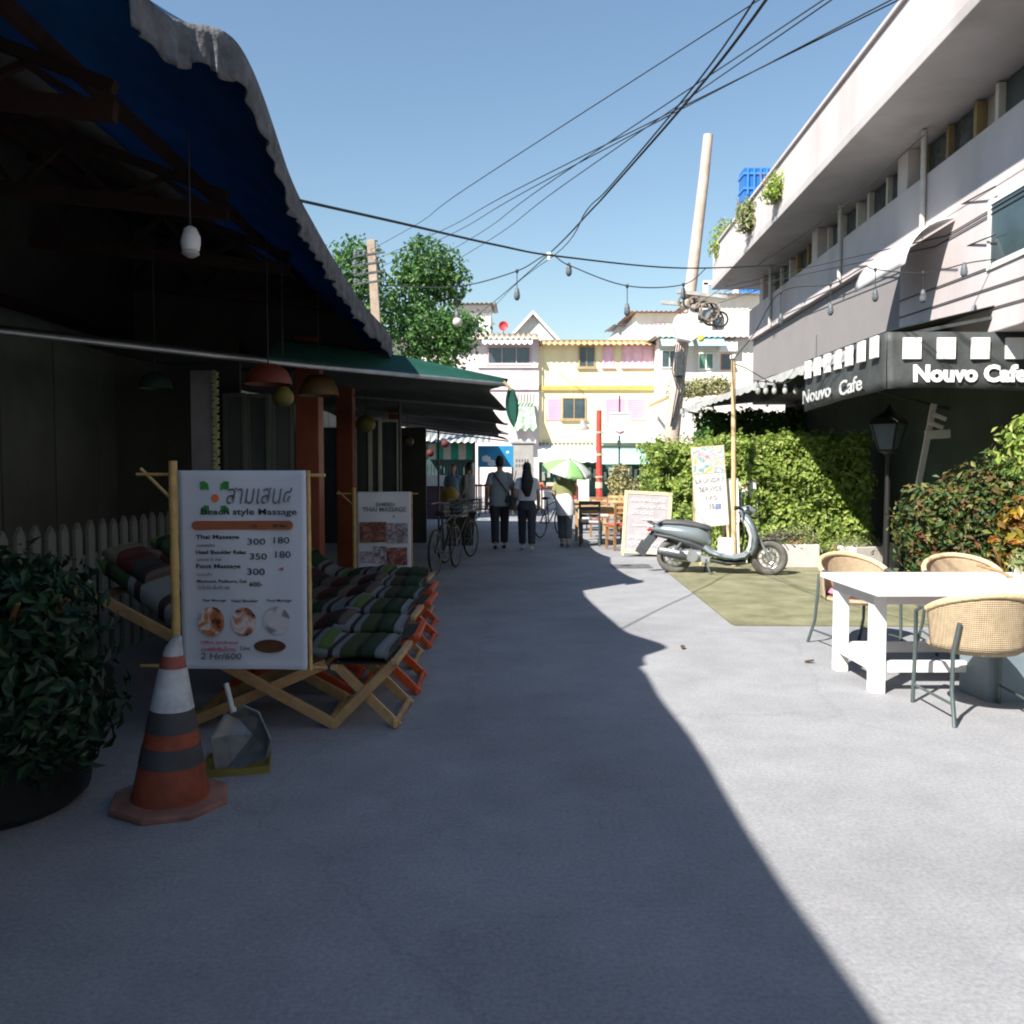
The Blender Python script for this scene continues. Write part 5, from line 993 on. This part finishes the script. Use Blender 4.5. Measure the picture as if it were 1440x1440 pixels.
# food stall with green and white valance
st = thing('food_stall', 'food stall with green and cream striped valance and metal roof', 'stall', (X(628, 26), 26, 0)); sto = st.location; SY = 26
sgreen = M('stall_green', (.02, .26, .16), .7, .2, 5); scream = M('stall_cream', (.55, .47, .36), .8, .15, 5, dirt=.2)
x0, x1 = X(592, SY), X(666, SY); zt, zb = Z(624, SY), Z(646, SY)
for k in range(7): g = MB(sto); d = (x1-x0)/7; g.bb(x0+k*d, x0+(k+1)*d-.004, SY-.03, SY+.02-.004*(k % 2), zb, zt); g.build('valance_stripe', sgreen if k % 2 == 0 else scream, st)
corr(st, 'roof', galv, (x0-.4, SY-.5, zt+.05), (x1+.5, SY-.5, zt+.02), (x1+.5, SY+3, zt+.75), (x0-.4, SY+3, zt+.85), .03, .2)
for x in (x0, x1): g = MB(sto); g.bar((x, SY, 0), (x, SY, zt), .06); g.build('post', steel, st)
g = MB(sto); g.bb(x0+.03, x1-.5, SY-.35, SY+.3, 1.0, 1.32); g.build('counter', M('white_counter', (.5, .47, .44), .6, .15, dirt=.2), st); g = MB(sto); g.bb(x0+.05, x1-.5, SY-.3, SY+.25, 0, .99); g.build('counter_base', M('dark_maroon', (.06, .03, .04), .7), st)
g = MB(sto); g.bb(x0, x1, SY+1.2, SY+1.3, 0, zt+.3); g.build('back_screen', M('teal_screen', (.03, .06, .06), .8, .4, 6), st)
g = MB(sto)
for k in range(14): g.bar((x0+.1+k*.1, SY+.1, 1.33), (x0+.1+k*.1, SY+.1, 1.65), .02)
g.build('screen_bars', M('teal_bar', (.06, .13, .12), .6), st)
for px, py, Y in ((605, 637, 24), (626, 624, 24)):
    l_ = thing('round_paper_lantern', 'dark red round paper lantern hanging by the striped stall, %s one of the two' % ('lower' if px < 610 else 'upper'), 'lantern', W(px, py, Y), 0, 'dark red lanterns'); g = MB(); r_ = 5.5/1200*Y
    g.lathe([(r_*math.sin(math.pi*k/10)*(1+.04*(k % 2)), -r_*math.cos(math.pi*k/10)) for k in range(11)], seg=18); g.build('shade', M('dark_red_paper', (.09, .015, .015), .7, .2) if 'dark_red_paper' not in bpy.data.materials else bpy.data.materials['dark_red_paper'], l_, smooth=60)
    g = MB(); g.tube([(0, 0, r_), (0, 0, r_+.5)], .006, 4); g.build('cord', cable_mat, l_)
def hung_board(name, label, px0, px1, py0, py1, Y, m_, marks=(), posts=True):
    a, c = W(px0, py0, Y), W(px1, py1, Y); t = thing(name, label, 'sign', ((a.x+c.x)/2, Y, 0)); o = t.location
    g = MB(o); g.bb(a.x, c.x, Y-.02, Y+.02, c.z, a.z); g.build('board', m_, t, bev=.005)
    if posts:
        for x in (a.x+.03, c.x-.03): g = MB(o); g.bar((x, Y+.05, 0), (x, Y+.05, a.z), .05); g.build('post', steel, t)
    for q, mm in marks: 
        p, r2 = W(q[0], q[1], Y), W(q[2], q[3], Y); g = MB(o); g.loft([(p.x, Y-.022, (p.z+r2.z)/2), ((p.x+r2.x)/2, Y-.022, (p.z+r2.z)/2), (r2.x, Y-.022, (p.z+r2.z)/2)], [(abs(p.z-r2.z)*.3, .004), (abs(p.z-r2.z)*.5, .004), (abs(p.z-r2.z)*.2, .004)], 10); g.build('white_emblem', mm, t)
    return t
wm_ = M('white_mark', (.6, .65, .68), .6)
hung_board('blue_board', 'bright blue signboard with white marks beside the striped stall', 672, 722, 627, 657, 27, M('sky_blue_print', (.02, .22, .42), .5, .15, 2), [((678, 640, 690, 650), wm_), ((686, 646, 698, 656), wm_), ((697, 642, 707, 648), wm_), ((712, 634, 716, 638), wm_)])
hung_board('menu_board', 'faded pink picture menu board hanging before the striped stall', 570, 592, 632, 687, 19, print_mat('faded_menu', [(.05, .10, .06), (.34, .22, .16), (.42, .28, .2), (.5, .4, .3)], 3, 2))
gp = thing('concrete_column', 'square grey concrete column behind the walking couple', 'column', (X(735, 31), 31, 0)); g = MB(); w_ = 15/1200*31; g.bb(-w_, w_, -w_, w_, 0, Z(624, 31)); g.build('shaft', M('pale_grey_column', (.32, .31, .29), .85, .15, 4, dirt=.3), gp, bev=.02); g = MB(); g.bb(-w_-.05, w_+.05, -w_-.05, w_+.05, Z(624, 31)+.001, Z(621, 31)); g.build('cap', concrete, gp)
g = MB(); 
for r2 in range(2):
    for k in range(5): g.bb(-.25+k*.1, -.19+k*.1, -w_-.004, -w_+.01, Z(648+r2*7, 31)-.05, Z(648+r2*7, 31)+.05)
kind(g.build('faded_stencil_marks', M('stencil', (.12, .12, .12), .8), gp), 'stuff')
def railing(label, px0, px1, Y, m_, h=1.0):
    a, c = X(px0, Y), X(px1, Y); t = thing('wooden_railing', label, 'railing', ((a+c)/2, Y, 0)); o = t.location
    for z in (.15, h-.05): g = MB(o); g.bar((a, Y, z), (c, Y, z), .05, .06); g.build('rail', m_, t)
    n = max(3, int((c-a)/.14))
    for k in range(n+1): g = MB(o); x = a+(c-a)*k/n; g.bar((x, Y, 0), (x, Y, h), .05); g.build('baluster', m_, t)
redw = M('red_brown_paint', (.14, .035, .03), .6, .25)
railing('dark red wooden railing behind the walking couple', 664, 762, 29, redw)
# red post, hoop board, lamps
rp = thing('red_post', 'tall red painted post standing beyond the wooden cafe tables', 'post', (X(842, 25), 25, 0)); redp = M('red_paint', (.50, .06, .045), .55, .2, 4, dirt=.2)
w_ = 4/1200*25; h_ = Z(577, 25)
g = MB(); g.loft([(.03, 0, 0), (.02, 0, .8), (.01, 0, 1.6), (0, 0, 2.4), (0, 0, h_)], [(w_*1.25, w_), (w_*1.15, w_), (w_*1.05, w_), (w_, w_), (w_*.95, w_)], 8, up=(0, 1, 0)); g.build('shaft', redp, rp)
for z, hh_ in ((.95, .18), (1.25, .06), (1.9, .06), (2.55, .05)): g = MB(); g.lathe([(w_*1.28, z), (w_*1.28, z+hh_)], (.012, 0, 0), 8); g.build('pale_ring', M('cream_ring', (.6, .5, .32), .7, .15) if 'cream_ring' not in bpy.data.materials else bpy.data.materials['cream_ring'], rp)
hb_ = thing('white_sign_on_pole', 'white square signboard on a thin dark pole in front of the pink shutters', 'sign', (X(871, 26), 26, 0)); Y = 26
g = MB(); g.bar((0, .05, 0), (0, .05, Z(556, Y)), .05); g.build('pole', steel, hb_); g = MB(); x_ = 14/1200*Y; g.bb(-x_, x_, -.02, .02, Z(613, Y), Z(582, Y)); g.build('board', M('pale_board', (.62, .58, .60), .6, .08), hb_, bev=.005)
g = MB(); g.bb(-x_-.03, x_+.03, -.04, .0, Z(582, Y), Z(580, Y)); g.build('top_rail', white, hb_); g = MB(); g.box((-.02, -.03, Z(624, Y)), (.1, .06, .2)); g.build('meter_box', steel, hb_)
g = MB(); g.loft([(-.12, -.028, Z(606, Y)), (0, -.028, Z(608, Y)), (.12, -.028, Z(606, Y))], [.02, .03, .02], 8); g.build('red_emblem', M('faded_red', (.6, .3, .3), .6), hb_)
bl = thing('bell_lamp', 'grey bell shaped lamp hanging in front of the yellow house', 'lamp', W(820, 600, 30)); 
g = MB(); g.lathe([(.03, .25), (.08, .2), (.12, .08), (.2, -.02), (.24, -.1), (.22, -.1), (.1, .06), (.02, .16)], seg=18, cap=False); g.build('shade', M('grey_shade', (.3, .28, .27), .6, .2), bl, smooth=50); g = MB(); g.tube([(0, 0, .25), (0, 0, 1.2), (-.9, 0, 1.9)], .01, 5); g.build('cord', cable_mat, bl)
# cafe tables and chairs
def wtable(label, loc, rz):
    t = thing('wooden_cafe_table', label, 'table', loc, rz, 'wooden cafe tables')
    for k in range(5): g = MB(); g.bb(-.55, .55, -.35+k*.14+.003, -.35+(k+1)*.14-.003, .70, .735); g.build('top_plank', wood, t)
    for x in (-.48, .48):
        for y in (-.28, .28): g = MB(); g.bar((x, y, 0), (x, y, .699), .06); g.build('leg', wood, t)
    g = MB(); g.bb(-.48, .48, -.3, -.27, .60, .695); g.build('apron', wood, t); return t
def wchair(label, loc, rz, seat, fr=brown_wood):
    t = thing('wooden_cafe_chair', label, 'chair', loc, rz, 'wooden cafe chairs')
    for x in (-.19, .19): g = MB(); g.bar((x, -.2, 0), (x, -.24, .88), .04); g.build('leg', fr, t); g = MB(); g.bar((x, .2, 0), (x, .2, .42), .04); g.build('leg', fr, t)
    g = MB(); g.bb(-.22, .22, -.22, .23, .42, .45); g.build('seat', fr, t); g = MB(); g.box((0, 0, .475), (.40, .40, .05)); g.build('cushion', seat, t, bev=.02)
    for z in (.6, .74, .85): g = MB(); g.bar((-.19, -.225, z), (.19, -.225, z), .025, .06); g.build('back_slat', fr, t)
    for x in (-.19, .19): g = MB(); g.bar((x, -.2, .2), (x, .2, .2), .025); g.build('stretcher', fr, t)
    return t
redc = M('red_cushion', (.5, .12, .08), .8, .15); pinkc = M('pink_cushion', (.6, .45, .45), .8, .1)
wtable('pale wooden cafe table behind the chalkboard', (1.85, 17.6, 0), R(4)); wtable('pale wooden cafe table beside the red post', (1.75, 20.6, 0), R(-6))
wchair('brown wooden chair with red cushion beside the chalkboard', (2.02, 15.9, 0), R(15), redc); wchair('wooden chair with pink cushion in front of the first wooden table', (1.55, 16.8, 0), R(-10), pinkc, M('dark_steel_frame', (.05, .06, .06), .5))
wchair('wooden chair with pink cushion beyond the first wooden table', (1.95, 19.0, 0), R(176), pinkc); wchair('brown wooden chair leaning by the yellow plant', (2.35, 20.0, 0), R(150), redc, wood)
shrub('potted_yellow_plant', 'pale yellow leafy plant behind the wooden tables', (X(872, 21), 21, 0), (((0, 0, 1.2), (.32, .3, .5), 500), ((.1, 0, .7), (.4, .3, .4), 350), ((.3, 0, 1.0), (.3, .3, .3), 200)), .11, leaf_mat('yellow_leaf', [(.3, .3, .12), (.42, .38, .18), (.5, .44, .26)]), 'plant', h=.9)
cl_ = thing('white_standing_board', 'white standing board with a red patch behind the umbrella', 'sign', (X(820, 21.5), 21.5, 0)); g = MB(); g.bb(-.15, .15, -.03, .03, .25, 1.25); g.build('board', white, cl_, bev=.01); g = MB(); g.bb(-.3, -.16, -.1, .02, .75, 1.15); g.build('red_patch', redp, cl_, bev=.03); g = MB(); g.bar((-.1, .02, 0), (-.1, .02, .26), .03); g.build('leg', steel, cl_); g = MB(); g.bar((.1, .02, 0), (.1, .02, .26), .03); g.build('leg', steel, cl_)
ob = thing('market_counter', 'low market counter with orange goods behind the walking couple', 'counter', (.5, 33, 0)); g = MB(); g.bb(-.9, 1.6, -.3, .3, .0, .75); g.build('base', M('white_cloth', (.6, .58, .56), .8), ob); g = MB(); g.bb(-.95, 1.65, -.35, .35, .752, .8); g.build('top', redp, ob)
for k in range(6): g = MB(); g.box((-.7+k*.42, -.1, .9), (.3, .3, .18)); g.build('goods_box', orangep if k % 2 else scream, ob, bev=.02)
# ================================================================== TREES
tree_leaf = leaf_mat('tree_leaf', [(.03, .08, .025), (.05, .13, .03), (.08, .18, .045), (.14, .24, .07)], .3)
def tree(label, base, blobs, size, mat=tree_leaf, name='leafy_tree', per=9):
    t = thing(name, label, 'tree', base); o = Vector(base); tops = []
    g = MB(); cz = max(b[0].z for b in blobs)*.6; g.loft([(0, 0, 0), (.05, 0, cz*.5), (.0, 0, cz)], [.2, .15, .1], 9)
    for c, r, n in blobs: q = c-o; g.loft([(0, 0, cz*.6), Vector((q.x*.5, q.y*.5, (cz*.6+q.z)*.5)), q], [.09, .06, .03], 6)
    g.build('trunk', brown_wood, t, smooth=60); g = MB(o)
    for c, r, n in blobs:
        p_, _ = blob_pts(c, r, max(6, n//per), .45)
        for p in p_:
            q_, n_ = blob_pts(p, (size*2.6, size*2.6, size*2.0), per, .3); leaves(g, q_, size, .4, .25, n_, .6)
    g.build('crown', mat, t); return t
def bl_(px, py, Y, rw, rh, n): k = Y/1200; return (W(px, py, Y), (rw*k, rw*k, rh*k), n)
tree('broad green tree behind the concrete pole', (X(605, 32), 32, 0), [bl_(600, 380, 32, 45, 42, 1500), bl_(575, 420, 32, 38, 45, 1300), bl_(640, 470, 31, 42, 34, 1500), bl_(600, 470, 31, 50, 40, 1500), bl_(628, 400, 32, 30, 32, 700), bl_(590, 520, 31, 60, 30, 900)], .2)
tree('smaller green tree between the roof edge and the concrete pole', (X(502, 30), 30, 0), [bl_(500, 372, 30, 34, 34, 900), bl_(508, 420, 30, 36, 40, 1000), bl_(530, 460, 30, 30, 40, 700)], .19)
tree('low green tree showing beneath the awning', (X(588, 36), 36, 0), [bl_(588, 598, 36, 16, 14, 350)], .18)
tree('trailing roof plants', (5.1, 19.6, 6.2), [], .1) if False else None
for i, (px, py, Y, rw, rh, n, lab) in enumerate(((1022, 335, 19.7, 24, 26, 700, 'wild green plants spilling over the far corner of the roof parapet'), (1058, 300, 16.5, 26, 24, 700, 'leafy roof plants in front of the glass tower'), (1098, 262, 14.6, 26, 20, 600, 'leafy roof plants next along the parapet towards the air conditioner'))):
    c, r, _ = bl_(px, py, Y, rw, rh, n); s = thing('roof_plant', lab, 'plant', (c.x, Y, c.z-r[2]), 0, 'plants on the roof parapet'); so3 = s.location
    g = MB(so3); p_, n_ = blob_pts(c, r, n, .2); leaves(g, p_, .11, .5, .3, n_, .35); p_, n_ = blob_pts(c-Vector((0, 0, r[2]*.6)), (r[0]*1.25, r[1], r[2]*.6), n//2, .2); leaves(g, p_, .11, .5, .5, n_, .35); g.build('foliage', pale_leaf if i == 1 else hedge_leaf, s)
    g = MB(so3)
    for k in range(6): g.tube([c+Vector((random.uniform(-.2, .2), 0, -r[2]*1.1)), c+Vector((random.uniform(-.4, .4), 0, r[2]*.9))], .008, 4)
    g.build('stem', brown_wood, s)
c, r, _ = bl_(985, 545, 40, 42, 20, 0); vn = thing('balcony_creeper', 'yellowing creeper on the ledge of the cream house', 'plant', c); g = MB(c)
for dx in (-.9, 0, .9): p_, n_ = blob_pts(c+Vector((dx, 0, .1*dx)), (.7, .4, .55), 420, .3); leaves(g, p_, .2, .4, .3, n_, .4)
g.build('foliage', leaf_mat('dry_leaf', [(.25, .24, .1), (.4, .36, .16), (.2, .26, .08), (.5, .45, .26)]), vn)
g = MB(c); g.bar(c+Vector((-1.6, .1, -.45)), c+Vector((1.8, .1, -.2)), .12); g.bar(c+Vector((-1.5, .1, -.45)), c+Vector((-1.5, 5.4, -.45)), .12); g.bar(c+Vector((1.6, .1, -.22)), c+Vector((1.6, 5.4, -.22)), .12); g.build('trellis', wood, vn)
# ================================================================== POLES AND WIRES
cp = thing('concrete_pole', 'weathered square concrete pole with wire brackets beside the trees', 'pole', (X(538, 24), 24, 0)); k_ = 24/1200
topz = Z(338, 24); g = MB(); g.loft([(0, 0, 0), (-.05, 0, topz*.5), (-.27, 0, topz)], [.2, .18, .15], 4, up=(.7, .7, 0)); g.build('shaft', M('aged_concrete', (.36, .28, .22), .9, .25, 4, bump=.3, dirt=.3), cp)
for k in range(4):
    z = Z(362+k*13, 24); g = MB(); g.bar((-.75, -.1, z), (.12, -.1, z+.12), .05); g.build('bracket', steel, cp)
    for x in (-.7, -.45): g = MB(); g.lathe([(.03, 0), (.06, .03), (.03, .06), (.06, .09), (.02, .13)], (x, -.1, z+.03), 10); g.build('insulator', grey_metal, cp)
up_ = thing('utility_pole', 'leaning concrete utility pole with boxes and a tangle of cables', 'pole', (X(936, 25), 25, 0)); uo = up_.location
def uq(px, py, d=0): return W(px, py, 25+d)-uo
polem = M('pale_pole', (.48, .38, .32), .85, .15, 4, bump=.2, dirt=.3)
g = MB(); g.loft([(0, 0, 0), uq(942, 640), uq(957, 500), uq(972, 400), uq(990, 250), uq(996, 190)], [.26, .23, .2, .17, .15, .14], 12); g.build('shaft', polem, up_, smooth=60)
g = MB(); g.prism([(uq(a, b).x, uq(a, b).z) for a, b in ((948, 447), (976, 444), (979, 476), (968, 484), (950, 480), (943, 462))], -.5, -.1, 'y'); g.build('white_box', white, up_, bev=.03)
for q in ((930, 425, 1012, 432), (952, 410, 1022, 418)): g = MB(); g.bar(uq(q[0], q[1], -.2), uq(q[2], q[3], -.2), .1); g.build('cross_arm', concrete, up_)
for k in range(9):
    px, py = 962+(k*37 % 52), 424+(k*23 % 34); g = MB(); r_ = .16+.05*(k % 3)
    g.torus(uq(px, py, -.3-.03*k), r_, .03, 'y', 18, 6); g.build('cable_coil', cable_mat if k % 2 else M('brown_cable', (.2, .15, .11), .7, .3) if k == 0 else bpy.data.materials.get('brown_cable', cable_mat), up_)
for k, (px, py) in enumerate(((975, 438), (992, 445), (1005, 436), (1010, 455))): g = MB(); g.box(uq(px, py, -.3), (.3, .25, .36)); g.build('junction_box', grey_metal if k % 2 else concrete, up_, bev=.02)
g = MB(); g.box(uq(955, 512, -.25), (.24, .25, .7)); g.build('meter_box', steel, up_, bev=.02)
for k in range(4): g = MB(); g.tube([uq(950+k*3, 484, -.3), uq(945+k*3, 520, -.32), uq(952+k*4, 545, -.3), uq(943+k, 600, -.28)], .018, 5); g.build('drop_cable', cable_mat, up_)
g = MB(); g.lathe([(.02, -.1), (.08, -.06), (.1, 0), (.07, .08), (.02, .1)], uq(986, 476, -.5), 12); g.build('yellow_marker', M('yellow_marker', (.6, .55, .05), .5), up_, smooth=50)
def wire(label, pts, r, name='overhead_cable', sub=10, group='overhead cables', m_=cable_mat):
    P = [W(*p) for p in pts]; n = (len(P)-1)*sub; o = P[0]; g = MB(o); g.tube([crv(P, k/n) for k in range(n+1)], r, 6)
    ob = g.build(name, m_, None, smooth=60); ob.location = o; return tag(ob, label, 'cable', group)
wire('thick black cable slung from the blue tarpaulin across the lane to the hotel', [(404, 278, 5.3), (560, 313, 6.5), (700, 345, 8), (790, 361, 9.5), (960, 377, 12), (1110, 372, 14.5)], .011)
wire('heavy twisted cable rising steeply from the white clip above the lane', [(640, 468, 26), (700, 420, 18), (772, 357, 10.5), (830, 297, 8), (862, 262, 7), (1010, 90, 5), (1160, -120, 4)], .0085)
wire('second cable beside the heavy twisted cable', [(660, 470, 28), (720, 405, 17), (790, 350, 11), (825, 296, 8.4), (858, 262, 7.3), (1000, 90, 5.2), (1140, -130, 4.1)], .006)
for i, (a, b) in enumerate((((520, 352, 24), (660, 262, 13)), ((525, 366, 24), (735, 262, 12)), ((530, 378, 24), (752, 262, 12)), ((600, 372, 23), (765, 262, 12)), ((622, 378, 22), (790, 262, 12)))):
    m_ = ((a[0]+b[0])/2, (a[1]+b[1])/2+6, (a[2]+b[2])/2); q_ = (262+120)/(a[1]-b[1]); e = (b[0]+(b[0]-a[0])*q_, -120, b[2]-6)
    wire('thin power line running up from the concrete pole, ' + ('first', 'second', 'third', 'fourth', 'fifth')[i] + ' from its top', [a, m_, b, e], .007)
for i, (a, b) in enumerate((((985, 425, 25), (1300, 190, 9)), ((1000, 430, 25), (1400, 262, 9)), ((1003, 445, 25), (1400, 330, 9)))):
    m_ = ((a[0]+b[0])/2, (a[1]+b[1])/2+14, (a[2]+b[2])/2-3); wire('cable running from the utility pole past the hotel front, ' + ('upper', 'middle', 'lower')[i] + ' of three', [a, m_, b], .008)
sock = M('grey_socket', (.09, .10, .11), .5, .2); bulbm = bulb_glass('dusty_bulb', (.16, .18, .2))
def string(label, pts, drops, name='string_light', r=.007, gl=None):
    P = [W(*p) for p in pts]; o = P[0]; t = thing(name, label, 'string light', o, 0, 'string lights'); n = (len(P)-1)*10
    g = MB(o); g.tube([crv(P, k/n) for k in range(n+1)], r, 5); g.build('wire', cable_mat, t)
    for (px, py, py2, Y) in drops:
        a, b = W(px, py, Y), W(px, py2, Y); k_ = Y/1200; g = MB(o); g.tube([a+Vector((0, 0, .01)), b], .005, 5); g.lathe([(.012, .02), (.02, 0), (.012, -.025)], a, 8); d_ = g.build('drop_cord', cable_mat, t)
        g = MB(o); g.lathe([(.008, .03), (.02, .02), (.026, -.01), (.032, -.03)], b, 12); g.build('socket', sock, t, smooth=50)
        g = MB(o); g.lathe([(.03, -.03), (.036, -.06), (.034, -.09), (.018, -.115), (.003, -.12)], b, 12); g.build('bulb', gl or bulbm, t, smooth=60)
    return t
string('string of dark bulbs strung over the middle of the lane', [(548, 402, 11), (643, 403, 10.5), (727, 381, 10), (771, 358, 10), (800, 373, 10), (882, 402, 10), (961, 400, 11), (992, 378, 12.5), (1030, 506, 13.1)][:8], [(727, 381, 408, 10), (800, 372, 374, 10), (882, 402, 430, 10), (961, 400, 408, 11)])
string('string of dark bulbs along the pale hotel facade', [(1030, 507, 13.1), (1060, 470, 12), (1098, 411, 11), (1168, 400, 10.5), (1214, 376, 10), (1231, 379, 10), (1300, 384, 9.5), (1366, 369, 9.2), (1440, 360, 9)], [(1098, 411, 444, 11), (1168, 400, 430, 10.5), (1231, 379, 410, 10), (1298, 384, 411, 9.5), (1356, 372, 374, 9.2)])
cb_ = bulb_glass('clear_bulb', (.55, .55, .5))
string('short string of clear bulbs hanging under the black awning corner', [(1060, 535, 12.6), (1085, 538, 12.4), (1105, 538, 12.2), (1125, 527, 12)], [(px, 536, 543, 12.3) for px in (1066, 1077, 1089, 1104, 1119)], gl=cb_)
string('string of white bulbs under the far end of the black awning', [(958, 572, 19.5), (975, 580, 18.5), (1000, 568, 17), (1020, 557, 16)], [(px, py, py+4, Y) for px, py, Y in ((961, 576, 19.4), (974, 580, 18.6), (986, 575, 18), (1002, 566, 17))], gl=cb_)
gb = thing('globe_lamp', 'white globe lamp hanging from a cord in front of the tree', 'lamp', W(643, 453, 10.5)); r_ = 6.5/1200*10.5
g = MB(); g.lathe([(max(.002, r_*math.sin(math.pi*k/12)), -r_*math.cos(math.pi*k/12)) for k in range(13)], seg=20); g.build('globe', bulb_glass('white_globe', (.7, .66, .58)), gb, smooth=60)
g = MB(); g.lathe([(.03, r_-.01), (.035, r_+.05), (.012, r_+.08)], seg=12); g.build('cap', sock, gb, smooth=50); g = MB(); g.tube([(0, 0, r_), (0, 0, W(643, 403, 10.5).z-W(643, 453, 10.5).z)], .006, 5); g.build('cord', cable_mat, gb)
clip = thing('white_cable_clip', 'small white clip tying the cables together above the lane', 'clip', W(772, 357, 10)); g = MB(); g.box((0, 0, 0), (.05, .05, .03)); g.box((0, 0, -.04), (.03, .03, .07)); g.build('clip_body', white, clip, bev=.008)
